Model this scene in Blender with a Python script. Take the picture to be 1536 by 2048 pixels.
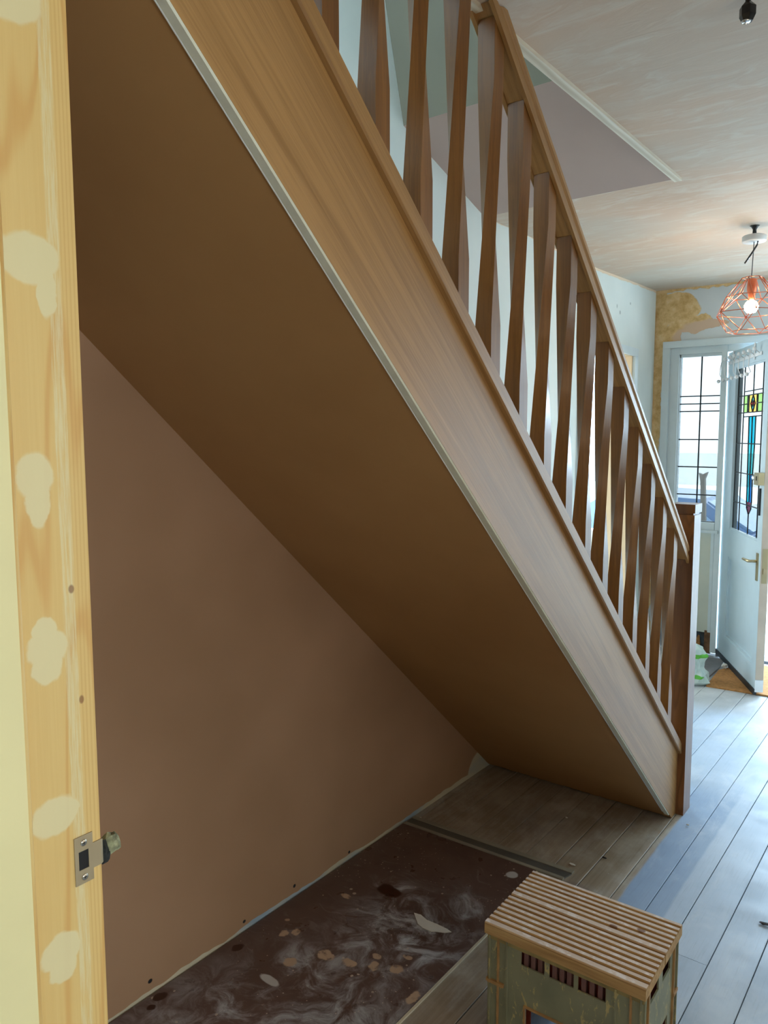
import bpy, bmesh, math, random
from mathutils import Vector, Matrix, Euler
for o in list(bpy.data.objects): bpy.data.objects.remove(o, do_unlink=True)
random.seed(7)
SC = bpy.context.scene
COL = SC.collection
PI = math.pi

# ------------------------------------------------------------ camera
yaw, pit, rol, fpx = 0.653827577, 0.101321129, -0.00229547, 1538.37585
fw = Vector((-math.sin(yaw)*math.cos(pit), math.cos(yaw)*math.cos(pit), -math.sin(pit)))
rt = fw.cross(Vector((0, 0, 1))).normalized(); up = rt.cross(fw)
r2 = math.cos(rol)*rt + math.sin(rol)*up; u2 = -math.sin(rol)*rt + math.cos(rol)*up
cd = bpy.data.cameras.new('camera'); cam = bpy.data.objects.new('camera', cd); COL.objects.link(cam)
cam.matrix_world = Matrix(((r2.x, u2.x, -fw.x, 0), (r2.y, u2.y, -fw.y, 0), (r2.z, u2.z, -fw.z, 1.52), (0, 0, 0, 1)))
cd.sensor_fit = 'VERTICAL'; cd.sensor_height = 36; cd.sensor_width = 27; cd.lens = 36*fpx/2048
cd.clip_start = 0.02; cd.clip_end = 200
SC.camera = cam

# ------------------------------------------------------------ sky, light, exposure
SC.view_settings.view_transform = 'Standard'
try: SC.view_settings.look = 'None'
except Exception: pass
SC.view_settings.gamma = 1.0
SC.view_settings.exposure = 0.0
SC.view_settings.use_curve_mapping = False
W = bpy.data.worlds.new('sky'); SC.world = W; W.use_nodes = True
bgn = W.node_tree.nodes['Background']
bgn.inputs[0].default_value = (0.58, 0.80, 1.0, 1); bgn.inputs[1].default_value = 11.0

def area(name, loc, aim, sx, sy, power, col, portal=False, spread=None):
    l = bpy.data.lights.new(name, 'AREA'); l.shape = 'RECTANGLE'; l.size = sx; l.size_y = sy
    l.energy = power; l.color = col
    if portal: l.cycles.is_portal = True
    if spread: l.spread = spread
    o = bpy.data.objects.new(name, l); COL.objects.link(o)
    o.location = loc
    o.rotation_euler = Vector(aim).to_track_quat('-Z', 'Y').to_euler()
    return o
area('door_daylight', (-0.86, 5.62, 1.02), (0, -1, 0), 0.9, 2.0, 1, (1, 1, 1), portal=True)
area('doorway_sky', (-0.52, 6.0, 1.55), (-0.05, -1, -0.40), 0.22, 0.8, 34, (0.62, 0.82, 1.0))
area('added_sidelight_portal', (0.05, 5.62, 1.08), (0, -1, 0), 0.86, 2.0, 1, (1, 1, 1), portal=True)  # portal for the added right-hand sidelight, which is out of view
area('front_room_daylight', (-2.75, 5.62, 1.45), (0, -1, 0), 1.5, 1.3, 1, (1, 1, 1), portal=True)
area('front_room_fill', (-3.9, 4.3, 1.5), (1, 0.1, 0), 1.2, 1.4, 45, (0.95, 0.98, 1.0))  # added fill brightening the front room; the wall has no window here
area('kitchen_side_fill', (2.44, -0.55, 1.45), (-1, 0.12, -0.05), 1.6, 1.3, 13, (1.0, 0.84, 0.62))  # added warm light for an assumed, unseen kitchen window
area('warm_side_fill', (0.58, 1.2, 1.25), (-1, -0.1, 0.0), 0.9, 1.6, 6.2, (1.0, 0.84, 0.62))  # added warm fill beside the right wall, which has no opening
area('cool_hall_fill', (0.58, 4.0, 1.4), (-1, 0.0, -0.05), 1.2, 1.8, 13, (0.78, 0.92, 1.0))  # added cool fill brightening the far hall; no opening behind it
area('stairwell_fill', (-1.3, 1.95, 4.6), (0, -0.05, -1), 0.5, 0.4, 5.5, (0.86, 0.95, 1.0))  # added overhead fill for the stairwell; no window is built there

# ------------------------------------------------------------ node helper
class NT:
    def __init__(s, name, rough=0.6, metal=0.0, spec=0.5):
        s.m = bpy.data.materials.new(name); s.m.use_nodes = True
        s.n = s.m.node_tree.nodes; s.l = s.m.node_tree.links
        s.b = s.n['Principled BSDF']
        s.b.inputs['Roughness'].default_value = rough; s.b.inputs['Metallic'].default_value = metal
        s.b.inputs['Specular IOR Level'].default_value = spec
        s.out = s.n['Material Output']
        s._p = None
    def put(s, inp, v):
        if isinstance(v, bpy.types.NodeSocket): s.l.new(v, inp)
        elif v is not None:
            if hasattr(inp.default_value, '__len__') and not hasattr(v, '__len__'): v = (v,)*len(inp.default_value)
            if hasattr(inp.default_value, '__len__') and len(inp.default_value) == 4 and len(v) == 3: v = (*v, 1)
            inp.default_value = v
    def P(s, obj=False):
        if obj:
            t = s.n.new('ShaderNodeTexCoord'); return t.outputs['Object']
        if s._p is None: s._p = s.n.new('ShaderNodeNewGeometry').outputs['Position']
        return s._p
    def math(s, op, a, b=None, c=None, clamp=False):
        n = s.n.new('ShaderNodeMath'); n.operation = op; n.use_clamp = clamp
        s.put(n.inputs[0], a); s.put(n.inputs[1], b)
        if c is not None: s.put(n.inputs[2], c)
        return n.outputs[0]
    def vm(s, op, a, b=None):
        n = s.n.new('ShaderNodeVectorMath'); n.operation = op
        s.put(n.inputs[0], a)
        if b is not None: s.put(n.inputs[1], b)
        return n.outputs['Value'] if op in ('LENGTH', 'DOT_PRODUCT') else n.outputs[0]
    def xyz(s, v):
        n = s.n.new('ShaderNodeSeparateXYZ'); s.put(n.inputs[0], v); return n.outputs
    def comb(s, x, y, z):
        n = s.n.new('ShaderNodeCombineXYZ')
        for i, v in enumerate((x, y, z)): s.put(n.inputs[i], v)
        return n.outputs[0]
    def noise(s, v, scale=5, detail=4, rough=0.5, dist=0.0, color=False):
        n = s.n.new('ShaderNodeTexNoise'); s.put(n.inputs['Vector'], v); n.inputs['Scale'].default_value = scale
        n.inputs['Detail'].default_value = detail; n.inputs['Roughness'].default_value = rough
        n.inputs['Distortion'].default_value = dist
        return n.outputs['Color'] if color else n.outputs[0]
    def vor(s, v, scale=5, rnd=1.0):
        n = s.n.new('ShaderNodeTexVoronoi'); s.put(n.inputs['Vector'], v); n.inputs['Scale'].default_value = scale
        n.inputs['Randomness'].default_value = rnd
        return n.outputs['Distance']
    def ramp(s, f, stops):
        n = s.n.new('ShaderNodeValToRGB'); s.put(n.inputs[0], f); e = n.color_ramp.elements
        while len(e) < len(stops): e.new(0.5)
        for i, (p, c) in enumerate(stops):
            e[i].position = p
            if not hasattr(c, '__len__'): c = (c, c, c)
            e[i].color = (*c, 1)
        return n.outputs[0]
    def step(s, f, a, b):
        n = s.n.new('ShaderNodeMapRange'); n.interpolation_type = 'SMOOTHSTEP'
        s.put(n.inputs[0], f); n.inputs[1].default_value = a; n.inputs[2].default_value = b
        return n.outputs[0]
    def mix(s, f, a, b, mode='MIX'):
        n = s.n.new('ShaderNodeMix'); n.data_type = 'RGBA'; n.blend_type = mode
        s.put(n.inputs[0], f); s.put(n.inputs[6], a); s.put(n.inputs[7], b); return n.outputs[2]
    def warp(s, v, scale, amt, detail=2):
        c = s.noise(v, scale, detail, color=True)
        c = s.vm('SUBTRACT', c, (0.5, 0.5, 0.5)); c = s.vm('MULTIPLY', c, (amt,)*3)
        return s.vm('ADD', v, c)
    def ell(s, v, spots, soft=0.08):
        """union of ellipsoids (cx,cy,cz, rx,ry,rz)"""
        acc = None
        for c in spots:
            d = s.vm('SUBTRACT', v, c[:3]); d = s.vm('DIVIDE', d, c[3:6]); d = s.vm('LENGTH', d)
            k = s.step(d, 1+soft, 1-soft)
            k = s.step(d, 1-soft, 1+soft); k = s.math('SUBTRACT', 1.0, k)
            acc = k if acc is None else s.math('MAXIMUM', acc, k)
        return acc
    def col(s, c): s.put(s.b.inputs['Base Color'], c); return s
    def rough(s, r): s.put(s.b.inputs['Roughness'], r); return s
    def bump(s, h, strength=0.3, dist=0.002):
        n = s.n.new('ShaderNodeBump'); s.put(n.inputs['Height'], h); n.inputs['Strength'].default_value = strength
        n.inputs['Distance'].default_value = dist; s.l.new(n.outputs[0], s.b.inputs['Normal']); return s

def lin(r, g, b):
    f = lambda c: (c/255/12.92) if c/255 <= 0.04045 else ((c/255+0.055)/1.055)**2.4
    return (f(r), f(g), f(b))

def plain(name, c, rough=0.6, metal=0.0, spec=0.5, var=0.08, sc=9):
    t = NT(name, rough, metal, spec)
    n = t.noise(t.P(), sc, 4)
    a = tuple(max(0, x*(1-var)) for x in c); b = tuple(min(1, x*(1+var)) for x in c)
    t.col(t.ramp(n, [(0.3, a), (0.7, b)])); return t.m

def wood(name, base, dark, rot=(0, 0, 0), scale=1.0, rough=0.42, contrast=1.0, ring=False):
    """grain running along local X after rotating position by rot"""
    t = NT(name, rough)
    mp = t.n.new('ShaderNodeMapping'); t.l.new(t.P(True), mp.inputs[0]); mp.inputs['Rotation'].default_value = rot
    oi = t.n.new('ShaderNodeObjectInfo')
    off = t.vm('ADD', mp.outputs[0], t.comb(t.math('MULTIPLY', oi.outputs['Random'], 7.0), t.math('MULTIPLY', oi.outputs['Random'], 13.0), 0.0))
    v = t.vm('MULTIPLY', off, (1.5*scale, 45*scale, 45*scale))
    a = t.noise(v, 1.0, 5, 0.6, 0.4)
    v2 = t.vm('MULTIPLY', off, (6*scale, 330*scale, 330*scale))
    f = t.noise(v2, 1.0, 3, 0.6)
    lo = t.noise(t.vm('MULTIPLY', off, (0.8, 6, 6)), 1.0, 2, 0.5, 0.6)
    k = t.math('ADD', t.math('MULTIPLY', a, 0.5), t.math('MULTIPLY', f, 0.35))
    k = t.math('ADD', k, t.math('MULTIPLY', lo, 0.35))
    if ring:
        w = t.n.new('ShaderNodeTexWave'); w.wave_type = 'RINGS'; w.rings_direction = 'X'
        t.l.new(t.vm('MULTIPLY', t.warp(off, 1.2, 0.06), (0.35, 9, 9)), w.inputs[0]); w.inputs['Scale'].default_value = 1.6
        w.inputs['Distortion'].default_value = 1.5; w.inputs['Detail'].default_value = 2
        k = t.math('ADD', t.math('MULTIPLY', k, 0.65), t.math('MULTIPLY', w.outputs[1], 0.28))
    md = tuple((p+q)/2 for p, q in zip(base, dark)); hi = tuple(min(1, p*1.12) for p in base)
    w_ = 0.19/contrast
    c = t.ramp(k, [(0.6-w_*1.3, dark), (0.6-w_*0.3, md), (0.6+w_*0.4, base), (0.6+w_*1.4, hi)])
    sp = t.step(t.math('ADD', oi.outputs['Random'], 0), 0, 1)
    c = t.mix(t.math('MULTIPLY', sp, 0.22), c, tuple(x*0.55 for x in dark))
    t.col(c); t.bump(f, 0.15, 0.0006)
    return t

SL = 0.895; A = math.atan(SL)
OAK = lin(176, 132, 80); OAKD = lin(136, 96, 50)
M = {}
M['oak_slope'] = wood('oak_along_stair', OAK, OAKD, (-A, 0, 0), rough=0.36)      # fixed below
# orient grain: local X must run along the wanted axis
def orient(t, rot):
    for n in t.n:
        if n.type == 'MAPPING': n.inputs['Rotation'].default_value = rot
# grain along slope direction (0,cosA,-sinA): rotate about X by +A -> along Y, then about Z by -90 -> X
e = (Matrix.Rotation(-PI/2, 3, 'Z') @ Matrix.Rotation(A, 3, 'X')).to_euler()
ROT_SL = tuple(e); ROT_Y = (0, 0, -PI/2); ROT_Z = (0, PI/2, 0); ROT_X = (0, 0, 0)
t = wood('oak_along_stair', OAK, OAKD, ROT_SL, rough=0.38, contrast=1.1); M['oak_slope'] = t.m
t = wood('oak_upright', lin(142, 94, 42), lin(96, 58, 22), ROT_Z, rough=0.36); M['oak_up'] = t.m
t = wood('oak_newel', lin(144, 92, 48), lin(100, 60, 30), ROT_Z, rough=0.3, ring=True); 
gv = t.noise(t.vm('MULTIPLY', t.P(True), (9, 9, 1.3)), 1.0, 2, 0.45, 0.2)
ln = t.math('SUBTRACT', 1.0, t.step(t.math('PINGPONG', t.math('MULTIPLY', gv, 14.0), 0.5), 0.02, 0.25))
t.col(t.mix(t.math('MULTIPLY', ln, 0.45), t.b.inputs['Base Color'].links[0].from_socket, lin(86, 48, 22)))
M['oak_newel'] = t.m
t = wood('oak_across', lin(165, 120, 75), lin(120, 80, 45), ROT_X, rough=0.4); M['oak_x'] = t.m
t = wood('oak_pale_trim', lin(240, 232, 214), lin(205, 190, 165), ROT_Y, rough=0.5, ring=True); M['oak_trim'] = t.m
t = wood('tread_oak', lin(200, 182, 155), lin(165, 140, 110), ROT_X, rough=0.5); M['tread'] = t.m
M['riser'] = plain('riser_primed_white', lin(215, 214, 206), 0.55)

# pine lining with filler patches
PINE, PINED = lin(224, 188, 118), lin(212, 170, 98)
def pine_mat(name, filler=True):
    t = wood(name, PINE, PINED, ROT_Z, 0.8, 0.55, 0.6)
    c = t.b.inputs['Base Color'].links[0].from_socket
    gv = t.noise(t.vm('MULTIPLY', t.P(), (11, 11, 0.75)), 1.0, 2, 0.45, 0.3)
    pp = t.math('PINGPONG', t.math('MULTIPLY', gv, 9.0), 0.5)
    ln = t.math('SUBTRACT', 1.0, t.step(pp, 0.02, 0.20))
    q0 = t.xyz(t.P())
    fine = t.math('PINGPONG', t.math('MULTIPLY', t.math('ADD', q0[1], t.math('MULTIPLY', gv, 0.01)), 210.0), 0.5)
    ln2 = t.math('MULTIPLY', t.math('SUBTRACT', 1.0, t.step(fine, 0.05, 0.35)), t.step(q0[1], 0.484, 0.488))
    c = t.mix(t.math('MULTIPLY', ln, 0.5), c, lin(196, 138, 66))
    c = t.mix(t.math('MULTIPLY', ln2, 0.35), c, lin(190, 140, 74))
    p = t.warp(t.P(), 40, 0.016, 3)
    if filler:
        F = lin(216, 200, 152)
        sp = [(-.83, .437, 1.985, .1, .04, .036), (-.83, .448, 1.712, .1, .036, .028), (-.83, .468, 1.68, .1, .012, .03), (-.83, .443, 1.474, .1, .024, .026),
              (-.83, .446, 1.445, .1, .015, .03), (-.83, .448, 1.275, .1, .026, .020), (-.83, .446, 1.295, .1, .014, .018), (-.83, .446, 1.255, .1, .018, .022),
              (-.83, .449, 1.075, .1, .028, .024), (-.83, .447, .905, .1, .026, .022), (-.83, .45, .885, .1, .018, .02)]
        m = t.ell(p, sp, 0.10)
        # dried filler smear along the rebate line
        q = t.xyz(t.warp(t.P(), 30, 0.004, 2))
        s1 = t.step(t.math('ABSOLUTE', t.math('SUBTRACT', q[1], 0.4775)), 0.0095, 0.0065)
        s1 = t.math('SUBTRACT', 1.0, t.step(t.math('ABSOLUTE', t.math('SUBTRACT', q[1], 0.4775)), 0.0065, 0.0085))
        br = t.step(t.noise(t.vm('MULTIPLY', t.P(), (60, 420, 14)), 1.0, 4, 0.7), 0.34, 0.62)
        m2 = t.math('MULTIPLY', t.math('MULTIPLY', s1, br), 0.7)
        mm = t.math('MAXIMUM', t.math('MULTIPLY', m, 0.85), m2)
        k = t.ell(t.P(), [(-.83, .481, 1.34, .1, .0035, .005), (-.83, .488, 1.205, .1, .003, .005)], 0.3)
        c = t.mix(mm, c, F); c = t.mix(t.math('MULTIPLY', k, 0.75), c, lin(120, 70, 35))
        t.bump(mm, 0.25, 0.001)
    t.col(c); return t.m
M['pine_lining'] = pine_mat('pine_with_filler')
M['pine'] = pine_mat('pine_plain', False)
t = wood('pine_pale', lin(232, 208, 174), lin(212, 182, 140), ROT_Z, 0.8, 0.55, 0.6); M['pine_pale'] = t.m
M['cream_stop'] = plain('cream_primed_timber', lin(224, 208, 152), 0.6, var=0.05, sc=5)

# --- plaster / wall materials
PINK = lin(160, 122, 98)
def wall_left_mat():
    t = NT('left_wall_plaster_and_paint', 0.72, spec=0.3)
    P = t.P(); q = t.xyz(t.warp(P, 14, 0.02, 3))
    n1 = t.noise(P, 1.6, 3, 0.5)
    pink = t.ramp(n1, [(0.35, lin(156, 118, 86)), (0.65, lin(172, 132, 100))])
    white = t.ramp(t.noise(P, 2.5, 4), [(0.3, lin(212, 220, 216)), (0.7, lin(226, 231, 226))])
    # screw-hole dots and filler marks on the white paint
    d = t.ell(P, [(-1.75, 4.66, 2.25, .2, .012, .012), (-1.77, 4.86, 2.33, .2, .01, .008), (-1.75, 4.6, 2.28, .2, .008, .012)], 0.3)
    white = t.mix(t.math('MULTIPLY', d, 0.6), white, lin(120, 130, 128))
    # bare strip beneath the ceiling
    cz = t.step(t.math('SUBTRACT', q[2], t.math('MULTIPLY', t.math('MAXIMUM', t.math('SUBTRACT', q[1], 4.2), 0.0), 0.048)), 2.421, 2.425)
    cz = t.math('MULTIPLY', cz, t.step(q[1], 2.95, 3.05)); cz = t.math('MULTIPLY', cz, t.math('SUBTRACT', 1.0, t.step(q[2], 2.5, 2.55)))
    white = t.mix(cz, white, lin(226, 205, 178))
    line = t.math('SUBTRACT', t.math('MULTIPLY_ADD', q[1], -SL, SL*3.003+0.10), q[2])
    under = t.math('MULTIPLY', t.step(line, -0.01, 0.01), t.math('SUBTRACT', 1.0, t.step(q[1], 3.02, 3.04)))
    c = t.mix(under, white, pink)
    # bare edge at the foot of the wall
    e1 = t.math('MULTIPLY_ADD', t.noise(t.vm('MULTIPLY', P, (1, 5, 1)), 1.0, 3, 0.6), 0.045, -0.006)
    foot = t.math('LESS_THAN', t.xyz(P)[2], e1)
    foot = t.math('MULTIPLY', foot, t.step(q[1], 3.05, 3.0))
    e2 = t.math('SUBTRACT', 1.0, t.step(t.xyz(P)[1], 2.98, 3.0))
    foot = t.math('MULTIPLY', t.math('LESS_THAN', t.xyz(P)[2], e1), e2)
    corner = t.ell(t.warp(P, 20, 0.03), [(-1.69, 2.95, 0.0, .2, .14, .10)], 0.05)
    foot = t.math('MAXIMUM', foot, corner)
    fc = t.ramp(t.noise(t.vm('MULTIPLY', P, (1, 3, 6)), 1.0, 2), [(0.35, lin(150, 165, 175)), (0.5, lin(190, 178, 150)), (0.7, lin(205, 190, 160))])
    c = t.mix(foot, c, fc)
    holes = t.ell(P, [(-1.69, 1.16, .042, .1, .007, .006), (-1.69, 1.5, .033, .1, .006, .005), (-1.69, 1.72, .04, .1, .006, .006), (-1.69, 2.0, .03, .1, .006, .005)], 0.2)
    c = t.mix(holes, c, (0.01, 0.01, 0.01))
    t.col(c); t.bump(t.math('ADD', t.noise(P, 3.5, 4, 0.55), t.math('MULTIPLY', foot, -1.2)), 0.25, 0.006)
    return t.m
M['wall_left'] = wall_left_mat()
def plaster(name, a, b, sc=1.6, rough=0.68, streak=0.0):
    t = NT(name, rough, spec=0.3); P = t.P()
    n = t.noise(P, sc, 5, 0.55)
    c = t.ramp(n, [(0.32, a), (0.68, b)])
    if streak:
        s1 = t.noise(t.warp(t.vm('MULTIPLY', P, (3.2, 9, 3)), 1.5, 1.2), 1.4, 5, 0.62, 0.8)
        c = t.mix(t.math('MULTIPLY', t.step(s1, 0.45, 0.72), streak), c, lin(216, 212, 200))
        s2 = t.noise(t.vm('MULTIPLY', P, (1.0, 1.4, 1)), 1.1, 3, 0.5)
        c = t.mix(t.math('MULTIPLY', t.step(s2, 0.42, 0.62), 0.38), c, lin(190, 190, 180))
        t.bump(s1, 0.22, 0.006)
    else: t.bump(n, 0.15, 0.004)
    t.col(c); return t.m
M['soffit'] = plaster('pink_finishing_plaster', lin(160, 116, 70), lin(174, 130, 82))
M['ceiling'] = plaster('skimmed_ceiling_plaster', lin(198, 168, 144), lin(208, 184, 162), 1.3, streak=0.5)
M['pink_bulk'] = plaster('pale_pink_plaster', lin(190, 165, 155), lin(200, 176, 165))
M['grey_bulk'] = plaster('grey_green_paint', lin(134, 130, 116), lin(146, 142, 126))
M['wall_plain'] = plaster('white_emulsion', lin(212, 214, 208), lin(224, 226, 220))
M['wall_warm'] = plaster('warm_wall', lin(205, 188, 160), lin(215, 200, 172))
def wall_front_mat():
    t = NT('front_wall_peeling', 0.75, spec=0.3); P = t.P(); w = t.warp(P, 9, 0.09, 4); q = t.xyz(w)
    white = t.ramp(t.noise(P, 3, 4), [(0.3, lin(205, 210, 212)), (0.7, lin(216, 220, 220))])
    tan = t.ramp(t.noise(P, 22, 6, 0.65), [(0.3, lin(196, 154, 94)), (0.55, lin(224, 190, 136)), (0.75, lin(232, 208, 164))])
    pk = t.ell(w, [(-1.47, 5.5, 2.23, .16, 9, .05), (-1.6, 5.5, 2.17, .1, 9, .06)], 0.2)
    tan = t.mix(pk, tan, lin(214, 184, 158))
    m = t.ell(w, [(-1.69, 5.5, 2.37, .17, 9, .11), (-1.57, 5.5, 2.26, .15, 9, .065), (-1.47, 5.5, 2.24, .12, 9, .03), (-1.70, 5.5, 2.19, .06, 9, .10)], 0.03)
    st = t.math('SUBTRACT', 1.0, t.step(t.math('ADD', q[0], t.math('MULTIPLY', t.math('SUBTRACT', q[2], 1.2), -0.02)), -1.77, -1.76))
    top = t.step(q[2], 2.484, 2.488)
    m = t.math('MAXIMUM', t.math('MAXIMUM', m, st), top)
    t.col(t.mix(m, white, tan)); t.bump(t.math('SUBTRACT', t.math('MULTIPLY', t.noise(P, 30, 4), 0.4), m), 0.5, 0.004)
    return t.m
M['wall_front'] = wall_front_mat()
M['white_paint'] = plain('old_white_gloss', lin(208, 219, 222), 0.32, var=0.04)
M['door_paint'] = plain('door_blue_white_gloss', lin(188, 208, 218), 0.3, var=0.03)
M['door_edge'] = plain('bare_door_edge', lin(196, 180, 162), 0.6)
M['cream_panel'] = plain('cream_apron_panel', lin(206, 208, 192), 0.5, var=0.04)
M['rotten'] = plain('rotten_brown_timber', lin(110, 80, 55), 0.9, var=0.5, sc=30)
M['black_base'] = plain('bituminous_black', lin(48, 56, 62), 0.8, var=0.5, sc=25)
M['dark'] = plain('dark_void', (0.012, 0.01, 0.009), 0.9)
M['black'] = plain('black_plastic', (0.01, 0.01, 0.012), 0.25)
M['rubber'] = plain('black_rubber_seal', (0.012, 0.018, 0.022), 0.5)
M['white_plastic'] = plain('white_plastic', lin(225, 228, 230), 0.35, var=0.02)
M['steel'] = plain('brushed_steel', lin(178, 160, 128), 0.42, 0.55)
M['steel_bright'] = plain('bright_screw_steel', lin(200, 195, 185), 0.2, 1.0)
M['brass'] = plain('aged_brass', lin(180, 165, 130), 0.35, 0.9)
M['silver'] = plain('chrome', lin(210, 210, 212), 0.15, 1.0)
M['filler'] = plain('pale_filler', lin(214, 210, 188), 0.6, var=0.06, sc=30)
M['bead'] = plain('white_bead', lin(232, 232, 226), 0.5, var=0.04)
M['mortar'] = plain('torn_mortar', lin(140, 138, 104), 0.9, var=0.6, sc=120)
M['mortar_dark'] = plain('torn_mortar_dark', lin(38, 40, 36), 0.9, var=0.7, sc=120)
M['lead'] = plain('lead_came', lin(48, 52, 54), 0.5, 0.4)
M['copper'] = plain('copper_wire', lin(214, 128, 96), 0.3, 0.85)
M['cable'] = plain('grey_cable', lin(110, 110, 112), 0.5)
M['chip'] = plain('plaster_chip', lin(215, 210, 200), 0.8)
M['chip_dark'] = plain('dark_debris', lin(40, 34, 30), 0.8)

def glass(name, tint, bumpy=6.0, a=0.12, tl=0.0):
    t = NT(name); tr = t.n.new('ShaderNodeBsdfTransparent'); tr.inputs[0].default_value = (*tint, 1)
    gl = t.n.new('ShaderNodeBsdfGlossy'); gl.inputs['Roughness'].default_value = 0.12
    bp = t.n.new('ShaderNodeBump'); t.l.new(t.noise(t.P(), 60, 3), bp.inputs['Height']); bp.inputs['Strength'].default_value = 0.5; bp.inputs['Distance'].default_value = 0.003
    t.l.new(bp.outputs[0], gl.inputs['Normal'])
    mx = t.n.new('ShaderNodeMixShader'); mx.inputs[0].default_value = a
    t.l.new(tr.outputs[0], mx.inputs[1]); t.l.new(gl.outputs[0], mx.inputs[2])
    t.l.new(mx.outputs[0], t.out.inputs[0]); t.n.remove(t.b); return t.m
M['glass'] = glass('textured_obscure_glass', (0.46, 0.44, 0.42), a=0.05)
M['glass_clear'] = glass('clear_glass', (0.9, 0.92, 0.92))
M['glass_green'] = glass('green_glass', tuple((c**0.5)*k for c, k in zip(lin(150, 215, 130), (0.52, 0.42, 0.38))), a=0.04)
M['glass_yellow'] = glass('yellow_glass', tuple((c**0.5)*k for c, k in zip(lin(235, 215, 110), (0.52, 0.42, 0.38))), a=0.04)
M['glass_red'] = glass('red_glass', tuple((c**0.5)*k for c, k in zip(lin(205, 90, 80), (0.52, 0.42, 0.38))), a=0.04)
M['glass_aqua'] = glass('aqua_glass', tuple((c**0.5)*k for c, k in zip(lin(60, 190, 205), (0.52, 0.42, 0.38))), a=0.04)
M['glass_cyan'] = glass('turquoise_glass', tuple((c**0.5)*k for c, k in zip(lin(20, 175, 205), (0.52, 0.42, 0.38))), a=0.04)
M['glass_blue'] = glass('blue_glass', tuple((c**0.5)*k for c, k in zip(lin(25, 110, 185), (0.52, 0.42, 0.38))), a=0.04)
M['glass_mauve'] = glass('mauve_glass', tuple((c**0.5)*k for c, k in zip(lin(110, 60, 80), (0.52, 0.42, 0.38))), a=0.04)
M['glass_bright'] = glass('clear_thin_plastic', (0.9, 0.95, 0.97), a=0.25)
def emis(name, c, s):
    t = NT(name); t.put(t.b.inputs['Emission Color'], c); t.b.inputs['Emission Strength'].default_value = s; t.col(c); return t.m
M['bulb'] = emis('lit_bulb', (1.0, 0.72, 0.42), 140)

# floor boards: bare dusty timber, zones mix old covering marks with painted-in daylight blue and stair shade
def plank_mat():
    t = NT('dusty_floorboard', 0.5); P = t.P(); oi = t.n.new('ShaderNodeObjectInfo')
    q = t.xyz(t.warp(P, 7, 0.015, 3))
    off = t.vm('ADD', P, t.comb(0.0, t.math('MULTIPLY', oi.outputs['Random'], 9.0), 0.0))
    g = t.noise(t.vm('MULTIPLY', off, (70, 2.2, 1)), 1.0, 5, 0.62, 0.5)
    g2 = t.noise(t.vm('MULTIPLY', off, (260, 8, 1)), 1.0, 3, 0.6)
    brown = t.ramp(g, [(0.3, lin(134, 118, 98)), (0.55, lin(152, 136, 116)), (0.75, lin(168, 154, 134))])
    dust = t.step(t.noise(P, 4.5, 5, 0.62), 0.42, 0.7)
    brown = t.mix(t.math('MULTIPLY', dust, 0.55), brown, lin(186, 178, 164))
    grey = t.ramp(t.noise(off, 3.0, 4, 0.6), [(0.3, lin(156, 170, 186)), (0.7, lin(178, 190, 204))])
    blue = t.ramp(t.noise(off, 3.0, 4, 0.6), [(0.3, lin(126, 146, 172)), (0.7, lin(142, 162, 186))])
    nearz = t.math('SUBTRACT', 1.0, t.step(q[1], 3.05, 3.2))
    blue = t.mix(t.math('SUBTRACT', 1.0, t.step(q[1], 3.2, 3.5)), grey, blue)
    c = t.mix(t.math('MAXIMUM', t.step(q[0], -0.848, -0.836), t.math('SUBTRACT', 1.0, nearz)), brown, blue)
    c = t.mix(t.step(q[0], -0.70, -0.688), c, grey)
    far = t.step(q[1], 4.25, 4.5)
    c = t.mix(t.math('MULTIPLY', far, 0.5), c, lin(168, 160, 146))
    c = t.mix(t.math('MULTIPLY', t.step(g2, 0.5, 0.75), 0.14), c, lin(80, 72, 66))
    sm = t.step(t.noise(t.warp(t.vm('MULTIPLY', P, (2.2, 1.1, 1)), 2.0, 0.6), 1.6, 6, 0.66), 0.48, 0.68)
    c = t.mix(t.math('MULTIPLY', sm, 0.38), c, lin(212, 214, 214))
    sm2 = t.step(t.noise(t.vm('ADD', P, (5, 3, 0)), 2.4, 5, 0.6), 0.52, 0.72)
    c = t.mix(t.math('MULTIPLY', sm2, 0.30), c, lin(130, 134, 142))
    st = t.ell(P, [(-.98, 2.33, 0, .05, .03, .1), (-.87, 2.20, 0, .045, .05, .1), (-.40, 1.72, 0, .035, .04, .1), (-.32, 1.48, 0, .04, .05, .1),
                   (-.62, 2.20, 0, .018, .012, .1), (-.25, 1.62, 0, .03, .03, .1)], 0.3)
    c = t.mix(t.math('MULTIPLY', st, 0.4), c, lin(112, 92, 88))
    dots = t.math('SUBTRACT', 1.0, t.step(t.vor(P, 16), 0.03, 0.075))
    dm = t.step(t.noise(P, 6, 2), 0.55, 0.6)
    c = t.mix(t.math('MULTIPLY', t.math('MULTIPLY', dots, dm), 0.55), c, lin(60, 52, 50))
    d2 = t.math('SUBTRACT', 1.0, t.step(t.vor(t.vm('ADD', P, (3, 5, 0)), 22), 0.02, 0.06))
    c = t.mix(t.math('MULTIPLY', t.math('MULTIPLY', d2, t.step(t.noise(P, 3, 2), 0.5, 0.55)), 0.6), c, lin(215, 212, 205))
    t.col(c); t.rough(t.ramp(t.noise(P, 9, 3), [(0.3, 0.38), (0.7, 0.6)])); t.bump(t.math('ADD', g, g2), 0.12, 0.001)
    return t.m
M['plank'] = plank_mat()
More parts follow.
